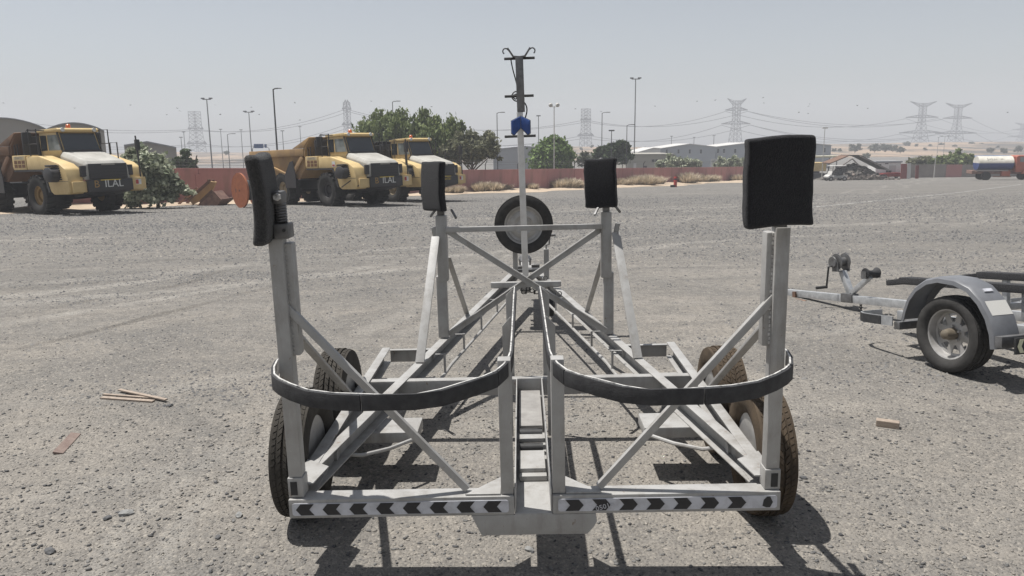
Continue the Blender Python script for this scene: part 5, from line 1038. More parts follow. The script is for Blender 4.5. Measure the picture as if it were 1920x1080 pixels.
# ------------------------------------------------------------------ lamp posts, masts, road sign
M_POLE = mat('grey_pole', (0.20, 0.20, 0.205), 0.6, 0.2); M_POLEW = mat('white_pole', (0.50, 0.49, 0.46), 0.6, 0); M_POLED = mat('dark_pole', (0.055, 0.055, 0.06), 0.6)
def pole(label, u, vtop, Y, r, m, kind, utop=None, name='lamp_post'):
    zt_ = Z_(vtop, Y, u); z0 = gz(Y); x = X_(u, Y); H = zt_ - z0
    t = thing(name, label, 'lamp post' if name == 'lamp_post' else 'pole', (x, Y, z0)); lean_ = 0.0
    r *= 0.8; MB().tube([(0, 0, -0.2), (lean_, 0, H)], r, 7, r * 0.6).build('shaft', m, t)
    if kind == 'arm_r' or kind == 'arm_l':
        s = 1 if kind == 'arm_r' else -1; k = Y / 170
        MB().tube([(lean_, 0, H - .05), (lean_ + s * 0.35 * k, 0, H + 0.10 * k), (lean_ + s * 1.1 * k, 0, H + 0.17 * k)], r * 0.6, 6).build('arm', m, t)
        MB().span(lean_ + s * 0.9 * k, lean_ + s * 1.75 * k, -.13, .13, H + 0.08 * k, H + 0.22 * k).build('lamp_head', m, t, bevel=.02)
    elif kind == 'tee':
        k = Y / 190; MB().span(lean_ - 1.0 * k, lean_ + 1.0 * k, -.08, .08, H, H + .12).build('arm', m, t)
        for s in (-1, 1): MB().span(*sorted((lean_ + s * 0.55 * k, lean_ + s * 1.35 * k)), -.15, .15, H + .121, H + .32).build('lamp_head', m, t, bevel=.02)
    elif kind == 'twin':
        for s in (-1, 1):
            MB().tube([(lean_, 0, H - 0.1), (lean_ + s * 0.28, 0, H - 0.02)], 0.035, 6).build('arm', m, t)
            MB().lathe([(-.10, .12), (.05, .21), (.10, .20)], 12, 'y').xf(Matrix.Translation((lean_ + s * 0.34, -0.05, H + 0.10)) @ Matrix.Rotation(R_(20 * s), 4, 'Y')).build('lamp_head', m, t)
    elif kind == 'flat':
        MB().span(lean_ - .34, lean_ + .34, -.2, .2, H, H + .16).build('lamp_head', m, t, bevel=.03)
    return t
pole('tall thin mast light just right of the first pylon', 397, 187, 125, 0.16, M_POLE, 'tee', 389)
pole('mast light with a flat double head left of the blue road sign', 473, 211, 140, 0.14, M_POLE, 'tee', 469.5)
pole('tall dark street lamp behind the middle dump truck body', 521, 167, 62, 0.11, M_POLED, 'arm_r', 515)
pole('slim street lamp left of the middle truck body with a short arm', 430, 252, 150, 0.13, M_POLE, 'arm_r')
pole('dark street lamp right of the thorn tree', 933, 212, 84, 0.08, M_POLED, 'arm_r', 932)
pole('slim grey lamp post rising behind the round tree', 1010, 218, 125, 0.11, M_POLE, 'flat', 1010)
pole('white floodlight post with two round heads in front of the wall', 1039, 199, 77, 0.085, M_POLEW, 'twin', 1041, )
pole('slim grey street lamp behind the dark leafy tree', 1128, 212, 105, 0.10, M_POLE, 'arm_r', 1129.5)
pole('short dark lamp post in front of the dark leafy tree', 1146, 246, 96, 0.09, M_POLED, 'flat', 1146)
pole('dark street lamp with a long arm left of the tall mast', 1174.5, 235, 92, 0.08, M_POLED, 'arm_r', 1176)
pole('very tall mast light above the right middle pad', 1189, 149, 125, 0.15, M_POLE, 'tee', 1191)
pole('white lamp post right of the large rear pad', 1543, 241, 104, 0.08, M_POLEW, 'flat', 1546)
pole('street lamp head just showing above the big tree clump', 740, 191, 120, 0.12, M_POLED, 'arm_r')
pole('white pole with two crossbars near the tanker', 1754, 294, 108, 0.09, M_POLEW, 'none', 1754, 'utility_pole')
for u, v, Y in ((343, 258, 170), (349, 248, 190), (418, 243, 190), (456, 244, 190), (1258, 256, 210), (1300, 258, 230), (1337, 255, 200), (566, 238, 190), (533, 246, 160), (1756, 258, 330), (1768, 256, 330)):
    where = {343: 'left of the first pylon, lower one', 349: 'left of the first pylon, taller one', 418: 'right of the tall mast light at left', 456: 'left of the mast light with flat double head', 1258: 'above the leftmost grey warehouse window', 1300: 'above the middle of the grey warehouse', 1337: 'at the valley of the grey warehouse roof', 566: 'behind the middle truck headboard', 533: 'right of the tall dark street lamp', 1756: 'left one of two on the sandy hills', 1768: 'with a crossbar on the sandy hills'}[u]
    t = pole('thin distant lamp mast ' + where, u, v, Y, 0.13, M_POLE, 'tee' if u in (1768,) else 'flat'); t['group'] = 'thin distant lamp masts'
Y = 140; t = thing('road_sign', 'blue overhead road sign behind the middle dump truck', 'sign', (X_(490, Y), Y, gz(Y)))
zs = Z_(274, Y, 490) - gz(Y)
MB().span(-1.15, 0.55, -.05, .05, zs - 0.36, zs + .40).build('sign_panel', mat('sign_blue', (0.035, 0.085, 0.22), 0.5), t); MB().span(0.75, 1.15, -.05, .05, zs - 0.30, zs + .34).build('sign_panel', MATS['sign_blue'], t)
MB().tube([(-1.5, 0.1, -.2), (-1.5, 0.1, zs - .5), (-1.2, 0.1, zs - .05), (0.9, 0.1, zs), (1.5, 0.1, zs - .4), (1.6, 0.1, -.2)], 0.07, 6).build('gantry', M_POLE, t)

# ------------------------------------------------------------------ pylons and power lines
M_LAT = mat('lattice_steel', (0.085, 0.085, 0.09), 0.8, 0.0)
ARM_ENDS = {}
def pylon(key, label, u, vtop, Y, wbase, wtop, arms, horns=0.0, yaw=0.0, hfrac=None):
    """arms: (height fraction from the foot, half length in metres)"""
    zt_ = Z_(vtop, Y, u); z0 = -9.0; H = zt_ - z0; x0 = X_(u, Y)
    t = thing('pylon', label, 'pylon', (x0, Y, z0), (0, 0, yaw))
    mb = MB(); th = 0.34 * Y / 700
    def w_(f): return wbase + (wtop - wbase) * min(1, f / 0.62) ** 0.8
    lv = [0.0, 0.14, 0.26, 0.37, 0.47, 0.56, 0.64, 0.72, 0.79, 0.86, 0.93, 1.0]
    for i in range(len(lv) - 1):
        a, b = w_(lv[i]) / 2, w_(lv[i + 1]) / 2; za, zb = lv[i] * H, lv[i + 1] * H
        cs = [(-1, -1), (1, -1), (1, 1), (-1, 1)]
        for j in range(4):
            c, d = cs[j], cs[(j + 1) % 4]
            mb.bar((c[0] * a, c[1] * a, za), (c[0] * b, c[1] * b, zb), th, th)
            mb.bar((c[0] * a, c[1] * a, za), (d[0] * b, d[1] * b, zb), th * .5, th * .5); mb.bar((d[0] * a, d[1] * a, za), (c[0] * b, c[1] * b, zb), th * .5, th * .5)
            mb.bar((c[0] * b, c[1] * b, zb), (d[0] * b, d[1] * b, zb), th * .6, th * .6)
    mb.build('lattice_mast', M_LAT, t)
    ends = []
    for f, L in arms:
        z = f * H; w = w_(f) / 2
        for s in (-1, 1):
            am = MB(); tip = (s * L, 0, z + 0.25)
            for sy in (-1, 1):
                am.bar((s * w, sy * w, z), tip, th * 2.2, th * 2.2); am.bar((s * w, sy * w, z + 0.055 * H), tip, th * 1.2, th * 1.2)
                for q in (0.25, 0.5, 0.75):
                    pa = Vector((s * w, sy * w, z)).lerp(Vector(tip), q); pb = Vector((s * w, sy * w, z + 0.055 * H)).lerp(Vector(tip), max(0, q - .2)); am.bar(pa, pb, th * .6, th * .6)
            am.build('cross_arm', M_LAT, t)
            c, sn = math.cos(yaw), math.sin(yaw); ends.append(Vector((x0 + tip[0] * c, Y + tip[0] * sn, z0 + z - 0.02 * H)))
    if horns:
        for s in (-1, 1):
            hm_ = MB(); tip = (s * horns, 0, H * 1.045)
            for sy in (-1, 1): hm_.bar((s * w_(1) / 2, sy * w_(1) / 2, H * 0.93), tip, th * 1.5, th * 1.5); hm_.bar((s * w_(1) / 2, sy * w_(1) / 2, H * 0.985), tip, th * .8, th * .8)
            hm_.build('horn', M_LAT, t)
            c, sn = math.cos(yaw), math.sin(yaw); ends.append(Vector((x0 + tip[0] * c, Y + tip[0] * sn, z0 + H * 1.045)))
    ARM_ENDS[key] = ends; return t
pylon('a', 'square topped pylon at the left, seen end on', 372, 209, 620, 11, 6.4, ((0.64, 8.5), (0.33, 11.0)), 0, 1.25)
pylon('b', 'narrow pointed pylon above the middle dump truck', 655, 192, 600, 8, 3.6, ((0.88, 5.2), (0.60, 6.4)), 1.2, 1.1)
pylon('c', 'pylon with two tilted platforms left of the right middle pad', 1098, 204, 640, 9, 5.5, ((0.76, 7.5), (0.42, 12.0)), 0, 0.9)
pylon('d', 'pylon with a wide V shaped top above the grey warehouse', 1377, 189, 640, 10.5, 4.6, ((0.82, 10.0), (0.56, 13.0)), 8.6, 0.25)
pylon('e', 'wide armed pylon left of the pair on the right', 1722, 194, 700, 13, 4.2, ((0.70, 16.5), (0.37, 22.0)), 13.5, 0.2)
pylon('f', 'wide armed pylon right of the pair on the right', 1788, 197, 720, 13, 4.2, ((0.70, 15.5), (0.36, 22.0)), 14.0, 0.2)
pylon('g', 'distant pylon at the right edge of the picture', 1912, 232, 1000, 13, 4.2, ((0.72, 16), (0.40, 22)), 13.0, 0.2)
def off(u, v, Y): return at(u, v, Y)
M_WIRE = mat('wire_grey', (0.06, 0.06, 0.065), 0.7)
def wire(p, q, sag=9.0, r=0.19, lab='thin power line strung high between the distant pylons'):
    pts = []
    for i in range(17):
        f = i / 16; w = p.lerp(q, f); w.z -= sag * 4 * f * (1 - f); pts.append(w)
    o = MB().tube(pts, r, 4, cap=False).build('power_line', M_WIRE); tag(o, lab, 'power line', 'power lines between the pylons')
for a, b, sg in (('a', 'b', 7), ('b', 'c', 11), ('c', 'd', 8), ('d', 'e', 10), ('e', 'g', 8)):
    A_, B_ = ARM_ENDS[a], ARM_ENDS[b]
    nm = {'a': 'square topped pylon', 'b': 'narrow pointed pylon', 'c': 'tilted platform pylon', 'd': 'V topped pylon', 'e': 'left twin pylon', 'g': 'pylon at right edge'}
    for i in range(4): wire(A_[i], B_[i], sg, lab=('upper' if i < 2 else 'lower') + (' left' if i % 2 == 0 else ' right') + ' power line from the ' + nm[a] + ' to the ' + nm[b])
for i, (v0, v1) in enumerate(((212, 0), (226, 1), (250, 2), (262, 3))): wire(off(-60, v0, 560), ARM_ENDS['a'][v1], 5, lab='power line from the left picture edge to the square topped pylon, ' + ('topmost', 'second from top', 'third from top', 'lowest')[i])
for i in (0, 2): wire(ARM_ENDS['d'][i + 1], ARM_ENDS['f'][i], 8, lab=('upper' if i == 0 else 'lower') + ' power line from the V topped pylon to the right twin pylon')
for i in (1, 3): wire(ARM_ENDS['f'][i], off(2000, 250 + 12 * i, 900), 8, lab=('upper' if i == 1 else 'lower') + ' power line from the right twin pylon to the right picture edge')
# birds
rb = random.Random(5)
bmesh_ = [MB().add([(0, 0, 0), (-0.12, 0.05, 0.02), (-0.26, -0.02, z1), (-0.11, -0.06, 0.01), (0.12, 0.05, 0.02), (0.26, -0.02, z1), (0.11, -0.06, 0.01)], [(0, 1, 2, 3), (0, 4, 5, 6)]).tube([(0, -0.16, 0), (0, 0, 0), (0, 0.13, 0.01)], 0.035, 5).mesh('bird', M_POLED) for z1 in (0.05, 0.16, -0.06)]
for i, (u, v) in enumerate(((313, 215), (332, 203), (337, 208), (403, 197), (413, 215), (471, 201), (486, 215), (553, 193), (562, 225), (245, 197), (140, 203), (6, 193), (809, 200), (696, 190), (1228, 199), (1307, 190), (1341, 188), (1431, 183), (1432, 193), (1498, 211), (1516, 199), (1518, 195), (1607, 198), (1627, 203), (1515, 213), (1889, 211), (1079, 204), (1127, 209))):
    p = at(u, v, 120 + 30 * rb.random()); o = inst('bird', bmesh_[i % 3], None, p, (rb.uniform(-.3, .3), rb.uniform(-.3, .3), rb.random() * 6)); o.scale = (1.0,) * 3
    tag(o, 'small dark bird gliding in the pale sky', 'bird', 'birds gliding in the sky')

# ------------------------------------------------------------------ yard clutter on the left
M_DRUM = mat('orange_red_wood', (0.36, 0.115, 0.045), 0.8, 0, (0.24, 0.075, 0.035), 5, 6, 0.3, 0.7, 0.15, 20)
p = ground_at(468, 389)
t = thing('cable_drum', 'orange cable drum with a dark core, left of the tall left pad', 'cable drum', tuple(p), (0, 0, R_(45)))
for x in (-0.42, 0.42):
    f = MB().lathe([(x - 0.045, 0.84), (x - 0.045, 0.86), (x + 0.045, 0.86), (x + 0.045, 0.84)], 36, 'x', (0, 0, 0.86)).build('flange', M_DRUM, t, smooth=True)
    MB().lathe([(x - 0.05, 0.05), (x + 0.05, 0.05)], 10, 'x', (0, 0, 0.86)).build('hub_hole', M_BLACK, f)
    MB().span(x - 0.05, x + 0.05, 0.33, 0.40, 0.76, 0.94).build('slot', M_BLACK, f)
MB().lathe([(-0.37, 0.42), (0.37, 0.42)], 24, 'x', (0, 0, 0.86)).build('core', M_GREYR, t, smooth=True)
MB().lathe([(-0.30, 0.50), (0.30, 0.50)], 24, 'x', (0, 0, 0.86)).build('cable_winding', M_RUBBER, t, smooth=True)
def scrap(name, label, u, v, mb, m, rot, extra=()):
    p = ground_at(u, v); t = thing(name, label, 'scrap metal', tuple(p), rot, 'scrap metal lying in front of the pink wall')
    mb.build('body', m, t, bevel=0.01)
    for nm, b2, m2 in extra: b2.build(nm, m2, t, bevel=0.005)
M_OXID = mat('oxide_brown', (0.30, 0.18, 0.135), 0.85, 0, (0.16, 0.09, 0.075), 4)
scrap('scrap_bucket', 'tan scrap bucket leaning on the heap by the pink wall', 383, 384, MB().prism([(-0.55, 0.05), (0.35, 0.45), (0.75, 1.25), (0.45, 1.30), (-0.2, 0.75), (-0.75, 0.35)], -0.35, 0.35, 'xz'), M_OCH, (0, 0, R_(15)), (('tooth', MB().span(0.3, 0.45, -0.3, -0.1, 1.22, 1.42).span(0.5, 0.62, 0.05, 0.25, 1.2, 1.38), M_RUST), ('cutting_edge', MB().bar((-0.75, -0.36, 0.32), (0.4, -0.36, 1.30), 0.05, 0.16), M_RUST)))
scrap('scrap_metal', 'narrow dark scrap frame leaning at the left of the heap', 360, 384, MB().bar((-0.75, 0, 0.05), (0.35, 0.1, 0.95), 0.12, 0.12).bar((-0.5, 0.5, 0.05), (0.55, 0.6, 0.9), 0.12, 0.12).bar((-0.3, 0, 0.42), (-0.1, 0.5, 0.42), 0.1, 0.1), M_OXID, (0, 0, 0))
scrap('scrap_bucket', 'dark brown scrap bucket in the middle of the heap', 400, 385, MB().prism([(-0.7, 0.0), (0.5, 0.0), (0.75, 0.35), (0.35, 0.80), (-0.05, 0.62), (-0.55, 0.15)], -0.45, 0.45, 'xz'), M_OXID, (0, 0, R_(-10)), (('edge_plate', MB().bar((-0.5, -0.46, 0.2), (0.3, -0.46, 0.84), 0.04, 0.14), M_RUST),))
scrap('scrap_plate', 'curved dark scrap plate lying at the right of the heap', 415, 384, MB().prism([(-0.6, 0.0), (0.2, 0.0), (0.62, 0.30), (0.66, 0.42), (0.25, 0.36), (-0.3, 0.18)], -0.4, 0.4, 'xz'), M_OXID, (0, 0, R_(5)), (('lip', MB().span(0.1, 0.64, -0.42, -0.38, 0.33, 0.42), M_RUST),))
# bollard-like post far in the middle
p = ground_at(1266, 351)
t = thing('bollard', 'short red post with a black foot standing on the gravel', 'bollard', tuple(p))
MB().lathe([(0, 0.16), (0.9, 0.16), (0.98, 0.13)], 12, 'z').build('post', M_REDP, t, smooth=True); MB().lathe([(0.7, 0.165), (0.82, 0.165)], 12, 'z').build('band', M_DARK, t); MB().span(-0.45, 0.1, -0.15, 0.15, -0.05, 0.22).build('foot', M_DARK, t, bevel=.04)

# ------------------------------------------------------------------ clutter on the right
p = ground_at(1566, 339); Y = p.y
t = thing('golf_cart', 'white golf cart with a white roof beside the rubble heap', 'golf cart', tuple(p), (0, 0, R_(8)))
A = lambda n, mb, m, bev=0.02, par=None: mb.build(n, m, par or t, bevel=bev)
A('body', MB().prism([(-1.25, 0.35), (-1.3, 0.55), (-1.0, 0.78), (-0.72, 0.80), (-0.62, 0.42), (-0.1, 0.40), (0.0, 0.62), (0.75, 0.66), (1.2, 0.62), (1.28, 0.35)], -0.55, 0.55, 'xz'), M_SHEDW, 0.05)
A('seat', MB().span(0.02, 0.62, -0.5, 0.5, 0.67, 0.82).bar((0.62, 0, 0.8), (0.74, 0, 1.25), 1.0, 0.12, (1, 0, 0)), M_DARK)
A('roof', MB().span(-0.85, 1.05, -0.6, 0.6, 1.78, 1.88), M_SHEDW, 0.05); A('windscreen', MB().bar((-0.82, 0, 0.82), (-0.68, 0, 1.2), 0.95, 0.03, (1, 0, 0)), M_SHEDW)
for x, y in ((-0.78, -0.55), (-0.78, 0.55), (0.95, -0.55), (0.95, 0.55)): A('roof_post', MB().tube([(x, y, 0.7), (x * 0.9, y, 1.79)], 0.03, 6), M_DARK, 0)
cw = MB().lathe([(-0.09, 0.2), (-0.08, 0.27), (0.08, 0.27), (0.09, 0.2)], 16, 'y').mesh('tyre', M_RUBBER); cr_ = MB().lathe([(-0.1, 0.14), (0.1, 0.14)], 12, 'y').mesh('rim', M_RIM)
for x in (-0.9, 0.9):
    for y in (-0.5, 0.5): w = node('wheel', t, (x, y, 0.27)); inst('tyre', cw, w); inst('rim', cr_, w)
A('steering_wheel', MB().tube([(-0.45, 0.25, 0.8), (-0.3, 0.25, 1.05)], 0.02, 6), M_DARK, 0)
# rubble heap with a sagging tent-like roof
Y = 101; p = (X_(1605, Y), Y, gz(Y))
t = thing('rubble_heap', 'grey rubble heap under a collapsed sheet roof', 'rubble heap', p)
M_RUB = mat('grey_rubble', (0.14, 0.128, 0.112), 0.95, 0, (0.06, 0.056, 0.052), 1.2, 8, 0.35, 0.62, 0.5, 6)
mb = MB(); nx_, ny_ = 34, 12; rr = random.Random(3)
for j in range(ny_):
    for i in range(nx_):
        x = -4.6 + 9.2 * i / (nx_ - 1); y = -2.6 + 5.2 * j / (ny_ - 1)
        h = max(0, 1 - abs(x + 0.2) / 4.4) ** 0.8 * 2.2 * max(0, 1 - (abs(y) / 2.6) ** 2); mb.v.append((x + rr.uniform(-.1, .1), y, h * (0.8 + 0.35 * rr.random()) - 0.05))
for j in range(ny_ - 1):
    for i in range(nx_ - 1): mb.f.append((j * nx_ + i, j * nx_ + i + 1, (j + 1) * nx_ + i + 1, (j + 1) * nx_ + i))
mb.build('mound', M_RUB, t)
M_SHT = mat('dark_roof_sheet', (0.135, 0.125, 0.115), 0.85, 0, (0.07, 0.066, 0.062), 1.5)
sag = MB()
def zz(v, u): return Z_(v, Y, u) - p[2]
def xx(u): return X_(u, Y) - p[0]
for (ua, va, ub, vb, y0, y1, m_, nm) in ((1602, 291, 1655, 317, -1.7, 1.2, M_SHT, 'roof_sheet'), (1550, 306, 1583, 292, -1.2, 1.4, M_RUST, 'roof_sheet'), (1583, 291, 1602, 291, -1.4, 1.2, M_SHT, 'roof_sheet')):
    MB().bar((xx(ua), (y0 + y1) / 2, zz(va, ua)), (xx(ub), (y0 + y1) / 2, zz(vb, ub)), y1 - y0, 0.12).build(nm, m_, t)
for (ua, va, ub, vb) in ((1564, 313, 1586, 297), (1601, 292.5, 1656, 318.5), (1586, 297, 1600, 310)):
    MB().bar((xx(ua), -1.85, zz(va, ua)), (xx(ub), -1.85, zz(vb, ub)), 0.12, 0.13).build('beam', M_BLOCK, t)
rbm = MB()
for i in range(260):
    x = rr.uniform(-4.4, 4.4); y = rr.uniform(-3.4, -0.2); h = max(0, 1 - abs(x + .2) / 4.6) * 1.8 * max(0, 1 - (abs(y + 0.6) / 3.2) ** 2)
    M_ = Matrix.Rotation(rr.random() * 3, 3, 'Z') @ Matrix.Rotation(rr.uniform(-.6, .6), 3, 'X'); rbm.box((x, y, h * rr.random() + 0.05), (rr.uniform(.12, .7), rr.uniform(.1, .4), rr.uniform(.06, .3)), M_)
tag(rbm.build('debris', mat('mixed_debris', (0.21, 0.175, 0.15), 0.9, 0, (0.045, 0.04, 0.04), island=True), t), kind='stuff')
# dark sacks behind the cart
p2 = ground_at(1583, 337); sb = MB()
o = leaf_mesh('black_sheet_pile', [(0, 0.8, 0.7, 1.2, 0.9, 0.9), (0.6, 0.8, 0.3, 1.4, 0.8, 0.4)], 700, 0.45, mat('black_plastic_sheet', (0.05, 0.042, 0.045), 0.6, 0, (0.018, 0.016, 0.018), island=True), 77, 30)
o = inst('tarpaulin_pile', o, None, tuple(p2)); tag(o, 'pile of crumpled black tarpaulin behind the golf cart', 'tarpaulin')
# yellow machine, mostly hidden by the pad
Y = 108; p = (X_(1528, Y), Y, gz(Y)); t = thing('excavator', 'yellow excavator half hidden behind the large rear pad', 'excavator', p)
A('house', MB().span(-2.4, 1.2, -1.2, 1.2, 1.15, 2.35), M_TY, 0.08); A('track', MB().prism([(-2.6, 0.25), (-2.3, 0), (1.6, 0), (1.9, 0.25), (1.9, 0.6), (1.6, 0.85), (-2.3, 0.85), (-2.6, 0.6)], -1.4, -0.7, 'xz'), M_TBLK, 0.05); A('track', MB().prism([(-2.6, 0.25), (-2.3, 0), (1.6, 0), (1.9, 0.25), (1.9, 0.6), (1.6, 0.85), (-2.3, 0.85), (-2.6, 0.6)], 0.7, 1.4, 'xz'), M_TBLK, 0.05)
A('turntable', MB().lathe([(0.8, 0.7), (1.16, 0.7)], 16, 'z'), M_TBLK, 0); A('cab', MB().span(-2.2, -0.9, -1.1, 0.1, 2.36, 3.3), M_GLASS2, 0.05); A('boom', MB().bar((-1.5, 0.5, 2.2), (-4.2, 0.5, 3.6), 0.35, 0.5), M_TY, 0.03)
Y = 112; p = (X_(1540, Y), Y, gz(Y)); t = thing('canopy', 'cream flat canopy roof on posts behind the yellow excavator', 'canopy', p)
zc = Z_(292, Y, 1540) - p[2]; A('roof', MB().span(-3.5, 2.0, -1.5, 1.5, zc - .25, zc), mat('cream_sheet', (0.58, 0.55, 0.42), 0.6), 0.05)
for x in (-3.2, 1.7):
    for y in (-1.3, 1.3): A('post', MB().span(x - .05, x + .05, y - .05, y + .05, -.2, zc - .26), M_POLE, 0)
# scrapped red car
p = ground_at(1668, 335); t = thing('scrap_car', 'wrecked dark red car without a roof in front of the white cabin', 'car', tuple(p), (0, 0, R_(4)))
M_RCAR = mat('dark_red_car', (0.25, 0.028, 0.025), 0.4, 0, (0.17, 0.025, 0.022), 2)
A('body', MB().prism([(-1.9, 0.3), (-1.95, 0.62), (-1.2, 0.80), (-0.4, 0.84), (0.9, 0.86), (1.55, 0.80), (1.9, 0.60), (1.95, 0.3)], -0.75, 0.75, 'xz'), M_RCAR, 0.08)
A('seat', MB().span(-0.5, -0.1, -0.5, 0.5, 0.8, 1.15), M_DARK, 0.06); A('front_panel', MB().span(1.5, 2.15, -0.72, 0.72, 0.45, 0.82), M_DARK, 0.05); A('bumper', MB().span(-2.15, -1.9, -0.7, 0.7, 0.3, 0.6), M_GREYR, 0.05)
for x in (-1.25, 1.35):
    for y in (-0.72, 0.72): w = node('wheel', t, (x, y, 0.30)); inst('tyre', cw, w); inst('rim', cr_, w); w.scale = (1.1, 1.1, 1.1)
o = inst('scrap_pile', leaf_mesh('scrap_pile', [(0, 0, 0.15, 1.3, 0.6, 0.25)], 160, 0.4, mat('rust_orange_scrap', (0.36, 0.11, 0.04), 0.8, 0, (0.10, 0.06, 0.05), island=True), 78, 14), None, tuple(ground_at(1631, 335))); tag(o, 'small rusty orange scrap pile left of the red car', 'scrap pile')
o = inst('scrap_pile', leaf_mesh('scrap_pile', [(0, 0, 0.2, 1.8, 0.7, 0.35), (1.2, 0, 0.15, 1.2, 0.6, 0.25)], 240, 0.4, mat('dull_scrap', (0.22, 0.19, 0.14), 0.8, 0, (0.06, 0.05, 0.045), island=True), 79, 20), None, tuple(ground_at(1724, 331))); tag(o, 'low dull scrap pile in front of the yellow machine', 'scrap pile')
p = ground_at(1735, 327); t = thing('compactor', 'small yellow and red machine on black wheels', 'machine', tuple(p))
A('engine_cover', MB().span(-0.7, 0.1, -0.5, 0.5, 0.55, 1.15), M_TXTY, 0.06); A('tank', MB().span(0.11, 0.6, -0.45, 0.45, 0.5, 1.25), M_REDP, 0.06); A('chassis', MB().span(-1.5, 1.2, -0.55, 0.55, 0.25, 0.5), M_TBLK, 0.05); A('canopy', MB().span(-1.6, -0.8, -0.5, 0.5, 0.9, 1.05), M_SHEDW, 0.03)
for x in (-1.1, 0.9):
    for y in (-0.5, 0.5): w = node('wheel', t, (x, y, 0.28)); inst('tyre', cw, w); inst('rim', cr_, w)
# tanker lorry at the right edge
p = ground_at(1842, 337.5); t = thing('tanker_lorry', 'old tanker lorry with orange red cab and white and blue tank', 'lorry', (p.x, p.y, p.z), (0, 0, R_(-14)))
M_ORR = mat('faded_orange_red', (0.42, 0.115, 0.07), 0.6, 0, (0.30, 0.085, 0.055), 1.5); M_TKW = mat('tank_white', (0.66, 0.64, 0.58), 0.5, 0, (0.5, 0.47, 0.4), 1.5); M_TKB = mat('tank_blue', (0.025, 0.055, 0.20), 0.5, 0, (0.02, 0.04, 0.14), 1.5)
# local axes: x forward (to the right of the picture), origin at the rear axle; half rounded tank
def halftank(a0, a1):
    mb = MB(); n = 14; vs = []
    for x in (-0.85, 2.75):
        for i in range(n + 1): a = R_(a0 + (a1 - a0) * i / n); vs.append((x, 1.12 * math.cos(a), 1.98 + 0.80 * math.sin(a)))
    m = n + 1
    fs = [(i, i + 1, m + i + 1, m + i) for i in range(n)] + [tuple(range(m))[::-1], tuple(range(m, 2 * m)), (0, m, 2 * m - 1, m - 1)]
    return mb.add(vs, fs)
tk = A('tank_top', halftank(0, 180), M_TKW, 0); A('tank_bottom', halftank(180, 360), M_TKB, 0); A('tank_end', MB().lathe([(2.752, 0.78), (2.80, 0.70)], 24, 'x', (0, 0, 1.98)).xf(Matrix.Translation((0, 0, 0)) @ Matrix.Diagonal((1, 1.38, 1, 1))), M_TKB, 0)
for i, (x, w_, h_) in enumerate(((0.05, 0.10, 0.34), (0.28, 0.22, 0.09), (0.50, 0.10, 0.30), (0.72, 0.09, 0.26), (0.92, 0.16, 0.1), (1.5, 0.22, 0.08))): A('painted_mark', MB().bar((x - w_ / 2, -0.92, 2.44), (x + w_ / 2, -0.92, 2.47), 0.02, h_, (0, 0.75, 0.65)), M_TXTGR, 0, tk)
A('chassis', MB().span(-1.4, 5.2, -0.45, 0.45, 0.72, 1.0), M_OXID, 0.02); A('side_box', MB().span(1.6, 2.5, -1.0, -0.5, 0.5, 1.05), M_ORR, 0.05); A('skirt_rail', MB().span(0.75, 2.6, -1.05, -0.95, 0.38, 0.52), M_OXID, 0.02); A('rear_bumper', MB().span(-1.5, -1.1, -1.0, 1.0, 0.75, 1.15), M_OXID, 0.03)
A('cab', MB().prism([(2.95, 0.95), (2.95, 2.72), (3.15, 2.84), (4.25, 2.84), (4.55, 2.08), (4.65, 2.05), (4.65, 0.95)], -1.12, 1.12, 'xz'), M_ORR, 0.06)
A('hood', MB().prism([(4.66, 0.95), (4.66, 2.05), (5.55, 1.88), (5.72, 1.62), (5.72, 0.95)], -0.85, 0.85, 'xz'), M_ORR, 0.06)
for s in (-1, 1):
    A('fender', MB().prism([(3.55, 0.75), (3.75, 1.25), (4.15, 1.42), (5.5, 1.35), (5.75, 1.05), (5.75, 0.9), (4.95, 0.92), (4.7, 1.12), (4.2, 1.15), (3.95, 0.75)], *sorted((s * 0.80, s * 1.16)), 'xz'), M_ORR, 0.05)
    A('side_window', MB().prism([(3.3, 2.1), (3.3, 2.65), (4.1, 2.65), (4.3, 2.1)], *sorted((s * 1.122, s * 1.135)), 'xz'), M_GLASS2, 0)
A('windscreen', MB().add([(4.56, -0.98, 2.12), (4.56, 0.98, 2.12), (4.30, 0.95, 2.76), (4.30, -0.95, 2.76), (4.52, -0.98, 2.10), (4.52, 0.98, 2.10), (4.26, 0.95, 2.74), (4.26, -0.95, 2.74)], [(0, 1, 2, 3), (7, 6, 5, 4), (0, 4, 5, 1), (2, 6, 7, 3), (1, 5, 6, 2), (3, 7, 4, 0)]), M_GLASS2, 0)
A('bumper', MB().span(5.55, 5.95, -1.15, 1.15, 0.45, 0.9), M_TBLK, 0.05); A('grille', MB().span(5.722, 5.76, -0.7, 0.7, 1.0, 1.65), M_TBLK, 0.02)
lw = MB().lathe([(-0.15, 0.36), (-0.15, 0.50), (0.15, 0.50), (0.15, 0.36)], 20, 'y').mesh('tyre', M_DTY, True); lr = MB().lathe([(-0.12, 0.34), (0.12, 0.34)], 14, 'y').mesh('rim', M_GREYR)
for x, ys_ in ((0, (-0.98, 0.98)), (4.35, (-0.98, 0.98))):
    for y in ys_: w = node('wheel', t, (x, y, 0.5)); inst('tyre', lw, w); inst('rim', lr, w)

